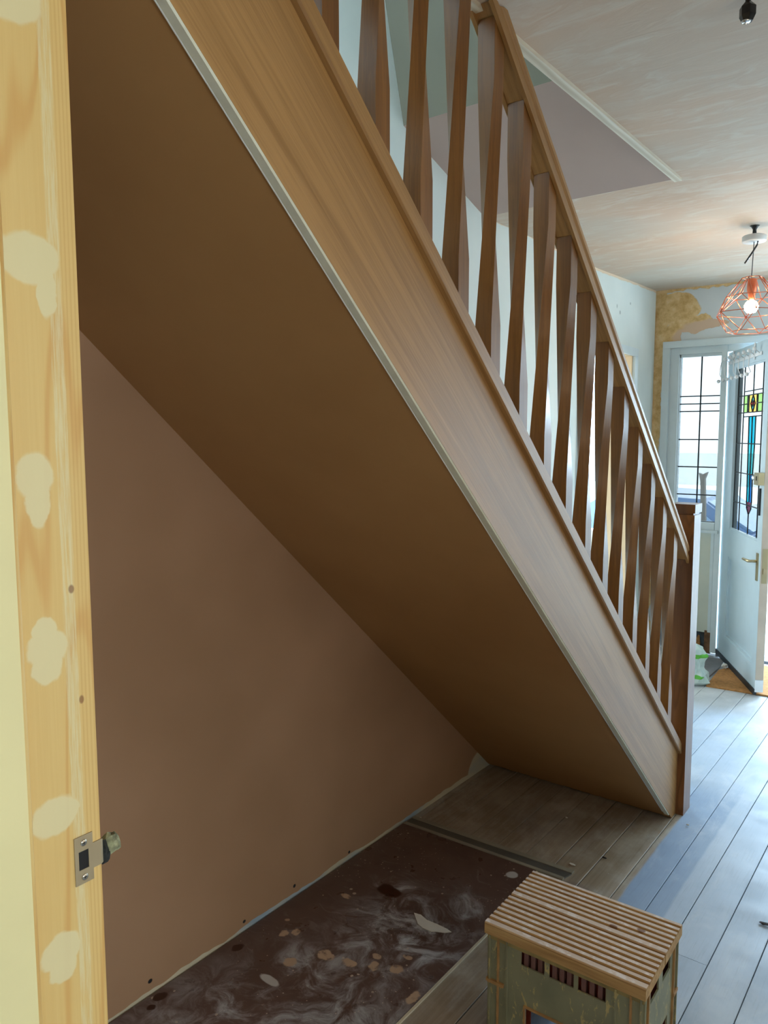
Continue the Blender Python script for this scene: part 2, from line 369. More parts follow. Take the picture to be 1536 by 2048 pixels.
def sheet_mat():
    t = NT('dark_stained_sheet', 0.42); P = t.P()
    base = t.ramp(t.noise(P, 3, 5, 0.6), [(0.3, lin(82, 60, 52)), (0.7, lin(106, 84, 76))])
    w = t.warp(P, 5, 0.22, 4)
    big = t.ell(w, [(-1.28, 1.74, 0, .20, .22, .5), (-1.25, 1.30, 0, .25, .35, .5), (-1.35, 1.42, 0, .2, .16, .5), (-1.22, 1.98, 0, .08, .10, .5), (-1.45, 1.25, 0, .16, .14, .5), (-1.30, 1.05, 0, .3, .3, .5), (-1.42, 1.92, 0, .10, .06, .5)], 0.75)
    sm = t.step(t.noise(t.warp(P, 3, 0.3, 3), 9, 7, 0.72, 0.8), 0.40, 0.72)
    c = t.mix(t.math('MULTIPLY', t.math('MULTIPLY', big, sm), 0.85), base, lin(205, 208, 212))
    br = t.noise(t.vm('MULTIPLY', t.warp(P, 4, 0.35, 2), (12, 60, 1)), 1.0, 3, 0.6)
    c = t.mix(t.math('MULTIPLY', t.step(br, 0.58, 0.72), 0.16), c, lin(180, 178, 180))
    for sc, th, sh in ((11, 0.07, (0, 0, 0)), (24, 0.10, (2, 1, 0)), (60, 0.12, (4, 7, 0))):
        d = t.math('SUBTRACT', 1.0, t.step(t.vor(t.vm('ADD', t.warp(P, 20, 0.012), sh), sc), th*0.8, th))
        mk = t.step(t.noise(t.vm('ADD', P, sh), 4, 2), 0.5, 0.54)
        c = t.mix(t.math('MULTIPLY', t.math('MULTIPLY', d, mk), 0.8), c, lin(196, 180, 162))
    drips = t.ell(t.vm('ADD', t.warp(P, 45, 0.022, 3), (0, 0, 0)), [(-1.584, 1.56, 0, .013, .016, .5), (-1.56, 1.587, 0, .012, .014, .5), (-1.621, 1.614, 0, .006, .006, .5), (-1.48, 1.48, 0, .018, .02, .5), (-1.415, 1.563, 0, .028, .02, .5), (-1.34, 1.58, 0, .022, .016, .5), (-1.276, 1.613, 0, .014, .02, .5), (-1.215, 1.64, 0, .018, .018, .5), (-1.116, 1.578, 0, .012, .03, .5), (-1.223, 1.70, 0, .016, .01, .5), (-1.295, 1.65, 0, .014, .012, .5), (-1.556, 1.82, 0, .02, .012, .5)], 0.15)
    c = t.mix(t.math('MULTIPLY', drips, t.step(t.noise(P, 40, 3), 0.3, 0.5)), c, lin(186, 158, 132))
    wd = t.ell(t.warp(P, 20, 0.01), [(-1.472, 1.391, 0, .035, .013, .5), (-1.18, 2.26, 0, .02, .02, .5)], 0.15)
    c = t.mix(wd, c, lin(190, 186, 182))
    rd = t.ell(t.warp(P, 18, 0.03), [(-1.46, 1.93, 0, .045, .03, .5), (-1.662, 1.169, 0, .014, .02, .5), (-1.642, 1.128, 0, .011, .014, .5), (-1.649, 1.429, 0, .014, .018, .5)], 0.15)
    c = t.mix(rd, c, lin(52, 20, 8))
    t.col(c); t.rough(t.ramp(t.noise(P, 14, 3), [(0.3, 0.24), (0.7, 0.5)])); t.bump(t.noise(P, 30, 4), 0.08, 0.001); return t.m
M['sheet'] = sheet_mat()
M['sheet_edge'] = plain('raw_sheet_edge', lin(200, 190, 165), 0.7)
M['batten'] = plain('grey_dusty_batten', lin(92, 90, 84), 0.5, var=0.15)
M['strip_pale'] = plain('dusty_pale_edge', lin(150, 144, 128), 0.6, var=0.15)
def crate_mat():
    t = NT('painted_green_grey_plastic', 0.5); P = t.P()
    b = t.ramp(t.noise(P, 12, 4), [(0.3, lin(128, 128, 104)), (0.7, lin(148, 146, 118))])
    s1 = t.noise(t.warp(t.vm('MULTIPLY', P, (40, 40, 16)), 1.2, 1.5), 1.0, 5, 0.7, 0.8)
    c = t.mix(t.math('MULTIPLY', t.step(s1, 0.56, 0.63), 0.75), b, lin(204, 182, 120))
    dr = t.step(t.noise(P, 5, 3), 0.6, 0.8)
    c = t.mix(t.math('MULTIPLY', dr, 0.3), c, lin(150, 135, 90))
    t.col(c); t.bump(s1, 0.1, 0.001); return t.m
M['crate'] = crate_mat()
M['crate_edge'] = plain('worn_orange_edge', lin(172, 132, 84), 0.55, var=0.2, sc=40)
M['crate_in'] = plain('red_brown_plastic', lin(120, 44, 26), 0.45, var=0.15)
M['crate_pale'] = plain('pale_pink_bottle_rib', lin(120, 84, 80), 0.6)
def deck_mat(top=True):
    t = NT('weathered_decking', 0.7); P = t.P(True)
    g = t.noise(t.vm('MULTIPLY', P, (4, 60, 60)), 1.0, 5, 0.6, 0.3)
    c = t.ramp(g, [(0.3, lin(158, 120, 72)), (0.55, lin(188, 150, 98)), (0.75, lin(204, 170, 118))])
    c = t.mix(t.math('MULTIPLY', t.math('SUBTRACT', 1.0, t.step(t.xyz(P)[2], -0.0045, -0.002)), t.math('MULTIPLY', t.step(t.xyz(P)[2], -0.006, -0.005), 0.5)), c, lin(120, 82, 44))
    pl = t.step(t.noise(t.warp(P, 20, 0.03, 3), 26, 5, 0.7), 0.5, 0.62)
    nz = t.n.new('ShaderNodeNewGeometry').outputs['Normal']; up_ = t.step(t.xyz(nz)[2], 0.4, 0.8)
    zc = t.step(t.xyz(P)[2], -0.0035, -0.0005)
    pl = t.math('MULTIPLY', t.math('ADD', t.math('MULTIPLY', pl, 0.4), 0.58), t.math('MULTIPLY', up_, t.math('MULTIPLY_ADD', zc, 0.95, 0.05)))
    c = t.mix(pl, c, lin(232, 222, 216))
    k = t.ell(P, [(0.065, 0.03, 0, .010, .006, .1), (0.125, 0.055, 0, .010, .007, .1)], 0.25)
    c = t.mix(t.math('MULTIPLY', k, 0.8), c, lin(105, 60, 25))
    t.col(c); t.bump(g, 0.3, 0.001); return t.m
M['deck'] = deck_mat()
M['rim'] = plain('weathered_rim_timber', lin(150, 132, 84), 0.7, var=0.2, sc=30)
M['mat'] = plain('coir_brown', lin(168, 118, 66), 0.95, var=0.25, sc=60)
M['slate'] = plain('grey_slate', lin(120, 118, 120), 0.6, var=0.12, sc=20)
def bag_mat():
    t = NT('thin_white_carrier_plastic', 0.35); P = t.P(); q = t.xyz(t.warp(P, 10, 0.02))
    m = t.math('MULTIPLY', t.step(q[2], 0.165, 0.17), t.math('SUBTRACT', 1.0, t.step(q[2], 0.19, 0.195)))
    m2 = t.ell(t.warp(P, 12, 0.02), [(-1.25, 4.7, .055, .04, .1, .012)], 0.1)
    t.col(t.mix(t.math('MAXIMUM', m, m2), t.ramp(t.noise(P, 14, 3), [(0.3, lin(190, 214, 206)), (0.7, lin(228, 238, 236))]), lin(96, 190, 60)))
    t.b.inputs['Transmission Weight'].default_value = 0.25; t.b.inputs['Subsurface Weight'].default_value = 0.0
    return t.m
M['bag'] = bag_mat()
M['paving'] = plain('pale_concrete_paving', lin(205, 203, 198), 0.8, var=0.08, sc=3)
M['car'] = plain('blue_grey_car_paint', lin(88, 118, 158), 0.25, 0.3, var=0.05)
M['carglass'] = plain('car_windscreen', lin(120, 150, 180), 0.08, 0.0)
M['tyre'] = plain('tyre', (0.02, 0.02, 0.02), 0.8)
M['hedge'] = plain('render_far_wall', lin(225, 228, 226), 0.8)

# ------------------------------------------------------------ mesh helpers
def link(name, me, mat=None, parent=None, label=None):
    o = bpy.data.objects.new(name, me); COL.objects.link(o)
    if mat is not None and len(me.materials) == 0: me.materials.append(mat)
    if parent is not None: o.parent = parent
    if label: o['label'] = label
    return o
def empty(name, loc=(0, 0, 0)):
    o = bpy.data.objects.new(name, None); COL.objects.link(o); o.location = loc; o.empty_display_size = 0.05; return o
def tag(o, label, cat, group=None):
    o['label'] = label; o['category'] = cat
    if group: o['group'] = group
    return o
def struct(o): o['kind'] = 'structure'; return o
def bm_box(bm, x0, x1, y0, y1, z0, z1):
    v = [bm.verts.new((x, y, z)) for x in (x0, x1) for y in (y0, y1) for z in (z0, z1)]
    for f in ((0, 1, 3, 2), (4, 6, 7, 5), (0, 4, 5, 1), (2, 3, 7, 6), (0, 2, 6, 4), (1, 5, 7, 3)):
        bm.faces.new([v[i] for i in f])
    return v
def fin(bm, name, mat, parent=None, bevel=0, seg=1, smooth=False, label=None, off=None):
    if bevel:
        bmesh.ops.bevel(bm, geom=[e for e in bm.edges if e.calc_face_angle(0) > 0.5], offset=bevel, segments=seg, affect='EDGES', clamp_overlap=True)
    bmesh.ops.recalc_face_normals(bm, faces=bm.faces)
    me = bpy.data.meshes.new(name); 
    if off is not None: bmesh.ops.translate(bm, verts=bm.verts, vec=off)
    bm.to_mesh(me); bm.free()
    if smooth:
        for p in me.polygons: p.use_smooth = True
    return link(name, me, mat, parent, label)
def box(name, x0, x1, y0, y1, z0, z1, mat, parent=None, bevel=0, label=None, seg=1):
    bm = bmesh.new(); bm_box(bm, x0, x1, y0, y1, z0, z1); return fin(bm, name, mat, parent, bevel, seg, label=label)
def bm_prism(bm, poly, axis, a, b):
    """poly: 2D points in the two other axes (in xyz order), extruded along axis a..b"""
    def P(p, t):
        l = list(p); l.insert(axis, t); return l
    A_ = [bm.verts.new(P(p, a)) for p in poly]; B_ = [bm.verts.new(P(p, b)) for p in poly]
    bm.faces.new(A_); bm.faces.new(B_[::-1]); n = len(poly)
    for i in range(n): bm.faces.new((A_[i], B_[i], B_[(i+1) % n], A_[(i+1) % n]))
def prism(name, poly, axis, a, b, mat, parent=None, bevel=0, label=None):
    bm = bmesh.new(); bm_prism(bm, poly, axis, a, b); return fin(bm, name, mat, parent, bevel, label=label)
def bm_tube(bm, pts, r, seg=8, cap=True):
    pts = [Vector(p) for p in pts]; rings = []
    up0 = Vector((0, 0, 1))
    for i, p in enumerate(pts):
        d = (pts[min(i+1, len(pts)-1)]-pts[max(i-1, 0)]).normalized()
        a = d.cross(up0 if abs(d.z) < 0.95 else Vector((1, 0, 0))).normalized(); b = d.cross(a)
        rr = r[i] if hasattr(r, '__len__') else r
        rings.append([bm.verts.new(p+rr*(math.cos(2*PI*k/seg)*a+math.sin(2*PI*k/seg)*b)) for k in range(seg)])
    for A_, B_ in zip(rings, rings[1:]):
        for k in range(seg): bm.faces.new((A_[k], A_[(k+1) % seg], B_[(k+1) % seg], B_[k]))
    if cap: bm.faces.new(rings[0][::-1]); bm.faces.new(rings[-1])
def tube(name, pts, r, mat, parent=None, seg=8, label=None, smooth=True):
    bm = bmesh.new(); bm_tube(bm, pts, r, seg); return fin(bm, name, mat, parent, smooth=smooth, label=label)
def lathe(name, prof, c, mat, parent=None, seg=24, axis='Z', label=None, smooth=True):
    bm = bmesh.new(); R = []
    for r, h in prof:
        R.append([bm.verts.new((max(r, 1e-5)*math.cos(2*PI*k/seg), max(r, 1e-5)*math.sin(2*PI*k/seg), h)) for k in range(seg)])
    for A_, B_ in zip(R, R[1:]):
        for k in range(seg): bm.faces.new((A_[k], A_[(k+1) % seg], B_[(k+1) % seg], B_[k]))
    bm.faces.new(R[0][::-1]); bm.faces.new(R[-1])
    if axis == 'X': bmesh.ops.rotate(bm, verts=bm.verts, cent=(0, 0, 0), matrix=Matrix.Rotation(PI/2, 3, 'Y'))
    if axis == 'Y': bmesh.ops.rotate(bm, verts=bm.verts, cent=(0, 0, 0), matrix=Matrix.Rotation(-PI/2, 3, 'X'))
    bmesh.ops.translate(bm, verts=bm.verts, vec=c)
    o = fin(bm, name, mat, parent, smooth=smooth, label=label)
    return o
def cut_above(o, z):
    bm = bmesh.new(); bm.from_mesh(o.data)
    r = bmesh.ops.bisect_plane(bm, geom=bm.verts[:]+bm.edges[:]+bm.faces[:], plane_co=(0, 0, z), plane_no=(0, 0, 1), clear_outer=True)
    ed = [g for g in r['geom_cut'] if isinstance(g, bmesh.types.BMEdge)]
    if ed: bmesh.ops.holes_fill(bm, edges=ed)
    bm.to_mesh(o.data); bm.free()

# ------------------------------------------------------------ room shell
XW = -1.693; ZC = 2.425
# left wall: piecewise plan, with a doorway in the far part (y 4.02..4.965)
WP = [(-3.0, XW), (3.3, XW), (4.02, -1.727), (4.965, -1.777), (5.46, -1.812)]
def wall_strip(bm, ya, xa, yb, xb, z0, z1, th=0.14):
    v = [bm.verts.new(p) for p in ((xa, ya, z0), (xb, yb, z0), (xb, yb, z1), (xa, ya, z1), (xa-th, ya, z0), (xb-th, yb, z0), (xb-th, yb, z1), (xa-th, ya, z1))]
    for f in ((0, 1, 2, 3), (5, 4, 7, 6), (0, 4, 5, 1), (3, 2, 6, 7), (0, 3, 7, 4), (1, 5, 6, 2)): bm.faces.new([v[i] for i in f])
bm = bmesh.new()
for (ya, xa), (yb, xb) in zip(WP, WP[1:]):
    if ya == 4.02: wall_strip(bm, ya, xa, yb, xb, 2.04, 5.0)
    else: wall_strip(bm, ya, xa, yb, xb, -0.02, 5.0)
struct(fin(bm, 'wall_left', M['wall_left']))

# ceiling with stairwell opening; slightly uneven, rising to the front
OX, OY = -0.889, 2.907
def ceil_z(y): return ZC if y < 3.2 else (ZC+(y-3.2)*0.012 if y < 4.2 else ZC+0.012+(y-4.2)*0.048)
bm = bmesh.new()
def cquad(x0, x1, y0, y1):
    n = max(1, int((y1-y0)/0.25))
    for i in range(n):
        a = y0+(y1-y0)*i/n; b = y0+(y1-y0)*(i+1)/n
        lo = [bm.verts.new((x, y, ceil_z(y))) for x, y in ((x0, a), (x1, a), (x1, b), (x0, b))]
        hi = [bm.verts.new((x, y, ceil_z(y)+0.2)) for x, y in ((x0, a), (x1, a), (x1, b), (x0, b))]
        bm.faces.new(lo[::-1]); bm.faces.new(hi)
        for k in range(4):
            bm.faces.new((lo[k], lo[(k+1) % 4], hi[(k+1) % 4], hi[k]))
cquad(OX, 2.6, -2.2, 3.2); cquad(-1.69, OX, OY, 3.2); cquad(-1.82, 2.6, 3.2, 5.6); cquad(-1.69, OX, -2.2, 0.42)
bmesh.ops.remove_doubles(bm, verts=bm.verts, dist=1e-5)
struct(fin(bm, 'ceiling', M['ceiling']))
# stairwell bulkhead
prism_y = [(OY, ZC), (2.74, 2.47), (2.33, 2.617), (2.33, 2.9), (OY+0.02, 2.9), (OY+0.02, ZC)]
struct(prism('ceiling_stairwell', [(OY, ZC), (2.33, 2.617), (2.35, 2.64), (OY, 2.47)], 0, XW, OX+0.06, M['pink_bulk']))
struct(prism('wall_stairwell', [(2.33, 2.617), (2.22, 3.0), (2.1, 5.0), (2.3, 5.0), (2.36, 2.66)], 0, XW, OX+0.06, M['grey_bulk']))
struct(box('wall_landing', OX, OX+0.1, 0.3, 2.9, ZC+0.2, 5.0, M['wall_plain']))
struct(box('ceiling_landing', XW, OX+0.1, -1.2, 2.4, 4.95, 5.05, M['wall_plain']))
struct(box('wall_landing_back', XW, OX+0.1, -1.2, -1.1, 2.4, 5.0, M['wall_plain']))
struct(box('floor_landing', -1.69, -0.91, -1.2, 0.42, 2.36, 2.42, M['wall_plain']))
# front wall pieces round the door and sidelight
bm = bmesh.new()
FY0, FY1 = 5.48, 5.60
bm_box(bm, -1.95, -1.705, FY0, FY1, -0.02, 2.6); bm_box(bm, -1.705, 0.52, FY0, FY1, 2.10, 2.6); bm_box(bm, 0.52, 0.75, FY0, FY1, -0.02, 2.6)
struct(fin(bm, 'wall_front', M['wall_front']))
struct(box('wall_right', 0.62, 0.74, 0.42, 5.6, -0.02, 2.7, M['wall_plain']))
# wall with the near doorway (only its left nib comes into view)
bm = bmesh.new()
bm_box(bm, XW-0.1, -0.858, 0.312, 0.505, -0.02, 2.36); bm_box(bm, 0.62, 2.6, 0.385, 0.505, -0.02, 2.43); bm_box(bm, -0.858, 0.62, 0.385, 0.505, 2.14, 2.43)
wb = struct(fin(bm, 'wall_back', M['wall_warm']))
# kitchen behind the viewer
struct(box('wall_kitchen_rear', XW, 2.6, -2.3, -2.2, -0.02, 2.5, M['wall_warm']))
bm = bmesh.new()
bm_box(bm, 2.5, 2.6, -2.2, 0.42, -0.02, 0.8); bm_box(bm, 2.5, 2.6, -2.2, 0.42, 2.1, 2.5); bm_box(bm, 2.5, 2.6, -2.2, -1.4, 0.8, 2.1); bm_box(bm, 2.5, 2.6, 0.3, 0.42, 0.8, 2.1)
struct(fin(bm, 'wall_kitchen_right', M['wall_warm']))
# front room seen through the far left doorway
bm = bmesh.new()
bm_box(bm, -4.2, -4.1, 3.0, 5.6, -0.02, 2.6); bm_box(bm, -4.1, -1.84, 2.9, 3.0, -0.02, 2.6)
bm_box(bm, -4.1, -3.5, 5.48, 5.6, -0.02, 2.6); bm_box(bm, -3.5, -1.95, 5.48, 5.6, -0.02, 0.8); bm_box(bm, -3.5, -1.95, 5.48, 5.6, 2.1, 2.6)
struct(fin(bm, 'wall_front_room', M['wall_plain']))
struct(box('ceiling_front_room', -4.2, -1.83, 2.9, 5.6, 2.55, 2.65, M['wall_plain']))
struct(box('floor_front_room', -4.2, -1.69, 2.9, 5.6, -0.05, -0.002, M['riser']))

# ------------------------------------------------------------ floor boards
fl = struct(box('floor', -1.83, 2.6, -2.2, 5.62, -0.06, -0.028, M['dark']))
pitch = 0.1145; x0 = -0.865-pitch*8
xs = [x0+pitch*i for i in range(0, 31)]
seg_y = {0: [0.6, 3.2, 5.5]}
pm = {}
for i, x in enumerate(xs[:-1]):
    a = max(x, -1.80); b = x+pitch
    if b > 2.5: break
    joints = [-1.0, 1.4+random.uniform(-.3, .3), 3.9+random.uniform(-.5, .4), 5.46]
    if i in (7, 8, 9, 10): joints = [-1.0, 1.2+0.1*i, 5.46]
    dz = random.uniform(-0.0009, 0.0006)
    for y0_, y1_ in zip(joints, joints[1:]):
        bm = bmesh.new(); bm_box(bm, a+0.0012, b-0.0012, y0_+0.0008, y1_-0.0008, -0.028, dz)
        bmesh.ops.bevel(bm, geom=[e for e in bm.edges if e.calc_length() > 1 and e.verts[0].co.z > -0.01 and e.verts[1].co.z > -0.01], offset=0.0012, segments=1, affect='EDGES')
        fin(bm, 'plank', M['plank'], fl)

# ------------------------------------------------------------ staircase
def low(y): return SL*(3.003-y)
XC = -0.883
st = empty('staircase', (0, 0, 0)); st['label'] = 'oak staircase with twisted square balusters and pink plastered underside'; st['category'] = 'staircase'
def slope_piece(name, prof, y0, y1, mat, parent, label=None, ceil=None):
    """prof: (x, dz) plumb section, swept along the stair pitch"""
    bm = bmesh.new(); A_ = [bm.verts.new((x, y0, low(y0)+d)) for x, d in prof]; B_ = [bm.verts.new((x, y1, low(y1)+d)) for x, d in prof]
    n = len(prof); bm.faces.new(A_); bm.faces.new(B_[::-1])
    for i in range(n): bm.faces.new((A_[i], B_[i], B_[(i+1) % n], A_[(i+1) % n]))
    o = fin(bm, name, mat, parent, label=label)
    if ceil: cut_above(o, ceil)
    return o
NY = 3.052
s = prism('stringer', [(NY, 0.002), (3.003, 0.002), (0.45, low(0.45)), (0.45, low(0.45)+0.295), (NY, low(NY)+0.295)], 0, -0.900, -0.868, M['oak_slope'], st)
cut_above(s, 2.415)
def sq(x0, x1, d0, d1, c):
    return [(x0+c, d0), (x1-c, d0), (x1, d0+c), (x1, d1-c), (x1-c, d1), (x0+c, d1), (x0, d1-c), (x0, d0+c)]
slope_piece('base_rail', sq(XC-0.030, XC+0.030, 0.295, 0.342, 0.004), 0.5, NY, M['oak_slope'], st, ceil=2.415)
# handrail: moulded section with grooved underside
hp = [(-.0305, 1.062), (-.0215, 1.062), (-.0215, 1.076), (.0215, 1.076), (.0215, 1.062), (.0305, 1.062), (.0305, 1.088), (.026, 1.094), (.026, 1.106), (.0305, 1.112), (.0305, 1.126), (.022, 1.138), (-.022, 1.138), (-.0305, 1.126), (-.0305, 1.112), (-.026, 1.106), (-.026, 1.094), (-.0305, 1.088)]
hr = slope_piece('handrail', [(XC+x, d) for x, d in hp], 1.2, NY, M['oak_slope'], st, ceil=ZC-0.001)
# newel post and cap
nw = box('newel_post', -0.928, -0.838, NY, NY+0.088, 0.0, 1.205, M['oak_newel'], st, 0.002)
bm = bmesh.new(); bm_box(bm, -0.922, -0.844, NY+0.006, NY+0.082, 1.205, 1.213); fin(bm, 'newel_neck', M['oak_newel'], nw)
box('newel_cap', -0.930, -0.836, NY-0.002, NY+0.090, 1.213, 1.247, M['oak_newel'], nw, 0.003)
# balusters
def bal_mesh(ztop=None):
    """origin at near (-y) face base line; square blocks at both ends, quarter twist between"""
    h = 0.0205; C4 = [(h, -h), (h, h), (-h, h), (-h, -h)]
    bm = bmesh.new(); zb, zt = 0.088, 0.605; N = 14; rows = []
    full = 0.73
    rows.append([bm.verts.new((x, y+h, -SL*(y+h))) for x, y in C4])
    for k in range(N+1):
        t_ = k/N
        # going up each corner moves straight to its neighbour
        row = []
        for i in range(4):
            a = C4[(i-1) % 4] if False else C4[i]
            b = C4[(i+1) % 4]
            # bottom corner i -> top corner i+1
            row.append(bm.verts.new((a[0]+(b[0]-a[0])*t_, a[1]+(b[1]-a[1])*t_+h, zb+(zt-zb)*t_)))
        rows.append(row)
    rows.append([bm.verts.new((C4[(i+1) % 4][0], C4[(i+1) % 4][1]+h, full-SL*(C4[(i+1) % 4][1]+h))) for i in range(4)])
    for A_, B_ in zip(rows, rows[1:]):
        for k in range(4): bm.faces.new((A_[k], A_[(k+1) % 4], B_[(k+1) % 4], B_[k]))
    bm.faces.new(rows[0][::-1]); bm.faces.new(rows[-1])
    if ztop is not None:
        r = bmesh.ops.bisect_plane(bm, geom=bm.verts[:]+bm.edges[:]+bm.faces[:], plane_co=(0, 0, ztop), plane_no=(0, 0, 1), clear_outer=True)
        ed = [g for g in r['geom_cut'] if isinstance(g, bmesh.types.BMEdge)]
        if ed: bmesh.ops.holes_fill(bm, edges=ed)
    bmesh.ops.recalc_face_normals(bm, faces=bm.faces)
    for f in bm.faces: f.smooth = True
    for e_ in bm.edges:
        if len(e_.link_faces) == 2 and e_.calc_face_angle(0) > 0.5: e_.smooth = False
    me = bpy.data.meshes.new('baluster'); bm.to_mesh(me); bm.free(); me.materials.append(M['oak_up']); return me
bme = bal_mesh()
DY = 0.1372
for k in range(16):
    y = 2.888-DY*k; z = low(y)+0.3415
    if z+0.73 > 2.414: me = bal_mesh(2.414-z)
    else: me = bme
    if 2.414-z < 0.05: continue
    o = link('baluster', me, None, st); o.location = (XC, y, z)
    # fillet strip in the groove of the handrail between balusters
    if k > 0 and low(y+0.041)+1.06 < ZC-0.02:
        f = slope_piece('fillet', [(XC-0.0205, 1.067), (XC+0.0205, 1.067), (XC+0.0205, 1.074), (XC-0.0205, 1.074)], y+0.0425, y+DY-0.0015, M['oak_slope'], hr)
# treads and risers
for n in range(1, 11):
    zt = 0.2*n; yn = 3.095-0.2235*(n-1); yb_ = 3.07-0.2235*n
    box('tread', -1.690, -0.9005, yb_-0.01, yn, zt-0.024, zt, M['tread'], st, 0.004)
    box('riser', -1.690, -0.9005, yn-0.025-0.012, yn-0.025, zt-0.2+(0.0 if n > 1 else 0.002), zt-0.024, M['riser'], st)
# wall string
slope_piece('wall_string', [(-1.692, 0.12), (-1.668, 0.12), (-1.668, 0.30), (-1.692, 0.30)], 0.6, 3.05, M['riser'], st, ceil=2.41)
# plastered soffit, edge strip and bead
def soffit():
    bm = bmesh.new(); N = 44; xa, xb = -1.6925, -0.8865
    rnd = random.Random(3)
    y1, y2 = 0.5, 2.992
    v = []
    for x in (xa, xb):
        v.append([bm.verts.new((x, y, low(y)+d)) for y, d in ((y1, 0.0), (y2, 0.0), (y2, 0.012), (y1, 0.012))])
    for k in range(4): bm.faces.new((v[0][k], v[0][(k+1) % 4], v[1][(k+1) % 4], v[1][k]))
    bm.faces.new(v[0][::-1]); bm.faces.new(v[1])
    return fin(bm, 'soffit', M['soffit'], st)
so = soffit(); cut_above(so, 2.41)
slope_piece('edge_strip', [(-0.8865, -0.004), (-0.870, -0.0045), (-0.8682, -0.001), (-0.8682, 0.0), (-0.8865, 0.0)], 0.5, 2.97, M['filler'], st, label='pale filler strip along the stringer edge', ceil=2.41)
bm = bmesh.new(); bm_tube(bm, [(-0.8885, y, low(y)-0.002) for y in (0.5, 2.95)], 0.0022, 6)
o = fin(bm, 'plaster_bead', M['bead'], st, smooth=True); cut_above(o, 2.41)
# ragged plaster foot under the soffit
bm = bmesh.new(); rnd = random.Random(5); N = 40
top = []; bot = []
for i in range(N+1):
    x = -1.69+(0.79)*i/N
    zt = 0.012; zb_ = 0.004+rnd.uniform(0, 0.007)
    top.append(bm.verts.new((x, 3.003-zt/SL, zt))); bot.append(bm.verts.new((x, 3.003-zb_/SL, zb_)))
for i in range(N): bm.faces.new((top[i], top[i+1], bot[i+1], bot[i]))
r = bmesh.ops.extrude_face_region(bm, geom=bm.faces[:]); bmesh.ops.translate(bm, verts=[g for g in r['geom'] if isinstance(g, bmesh.types.BMVert)], vec=(0, 0.006, 0.006))
fin(bm, 'plaster_edge', M['soffit'], st)
# oak trim round the stairwell opening
tr = struct(box('trim_1', -0.912, -0.886, 0.5, 2.907, 2.4145, 2.4248, M['oak_trim'])); tr['label'] = 'pale oak strip along the edge of the stairwell opening'
# fascia above the trim on the well side
struct(box('trim_2', -0.912, -0.889, 0.5, 2.905, 2.4248, 2.64, M['oak_trim']))

# ------------------------------------------------------------ near doorway: pine lining
d1 = struct(empty('door_1', (-0.83, 0.45, 0))); d1['label'] = 'bare pine door lining with filler patches and a steel keep'
def ch(o):  # keep world placement under an offset empty
    o.matrix_parent_inverse = o.parent.matrix_world.inverted() if o.parent.type != 'EMPTY' else Matrix.Translation(-o.parent.location); return o
ch(box('lining', -0.858, -0.83, 0.31, 0.505, 0.0, 2.11, M['pine_lining'], d1, 0.0008))
ch(box('head_lining', -0.858, 0.62, 0.385, 0.505, 2.11, 2.14, M['pine'], d1, 0.001))
stp = ch(box('door_stop', -0.830, -0.819, 0.312, 0.4115, 0.0, 2.11, M['cream_stop'], d1, 0.001, label='cream primed door stop'))
ch(tube('stop_edge', [(-0.8245, 0.4125, 0.0), (-0.8245, 0.4125, 2.11)], 0.0052, M['pine'], d1, 10))
# keep (strike plate)
def keep():
    bm = bmesh.new(); X = -0.8296; T = 0.0014
    zt, zb_ = 1.0375, 0.977; ya, yb_ = 0.4695, 0.4935; ly = 0.5075; l0, l1 = 0.991, 1.023
    h0, h1, hz0, hz1 = 0.4745, 0.4875, 0.995, 1.0185
    ysx = [ya, h0, h1, yb_]; zsx = [zb_, l0, hz0, hz1, l1, zt]
    V = {}
    def vv(y, z, x=None):
        k = (round(y, 5), round(z, 5), x)
        if k not in V: V[k] = bm.verts.new(((X+T) if x is None else x, y, z))
        return V[k]
    for i in range(3):
        for j in range(5):
            if i == 1 and j == 2: continue
            y0_, y1_, z0_, z1_ = ysx[i], ysx[i+1], zsx[j], zsx[j+1]
            bm.faces.new((vv(y0_, z0_), vv(y1_, z0_), vv(y1_, z1_), vv(y0_, z1_)))
    # lip, curled back over the lining edge
    prev = (yb_, None)
    pts = [(yb_, None), (0.504, -0.8282), (ly, -0.8296), (ly+0.0015, -0.8335)]
    zl = [(l0, l1), (l0, l1), (l0+0.001, l1-0.001), (l0+0.002, l1-0.002)]
    for (p, q), (m_, n_) in zip(zip(pts, pts[1:]), zip(zl, zl[1:])):
        bm.faces.new((vv(p[0], m_[0], p[1]), vv(q[0], n_[0], q[1]), vv(q[0], n_[1], q[1]), vv(p[0], m_[1], p[1])))
    # middle strip verts at hz0,hz1 lie on yb_ edge; fine
    r = bmesh.ops.extrude_face_region(bm, geom=bm.faces[:])
    bmesh.ops.translate(bm, verts=[g for g in r['geom'] if isinstance(g, bmesh.types.BMVert)], vec=(-T, 0, 0))
    return fin(bm, 'strike_plate', M['steel'], d1, label='satin steel keep plate with two crosshead screws')
kp = ch(keep())
def ch0(o): return o
o = box('latch_hole', -0.8298, -0.8290, 0.4742, 0.4878, 0.9948, 1.0187, M['dark'], kp)
for z in (1.0285, 0.985):
    s_ = lathe('screw', [(0.0042, 0.0), (0.0042, 0.0006), (0.003, 0.0012), (0.0008, 0.0012)], (-0.8282, 0.4815, z), M['steel_bright'], kp, 16, 'X')
    bm = bmesh.new()
    bm_box(bm, -0.8272, -0.82695, 0.4795, 0.4835, z-0.0004, z+0.0004); bm_box(bm, -0.8272, -0.82695, 0.4811, 0.4819, z-0.002, z+0.002)
    fin(bm, 'cross_slot', M['dark'], kp)
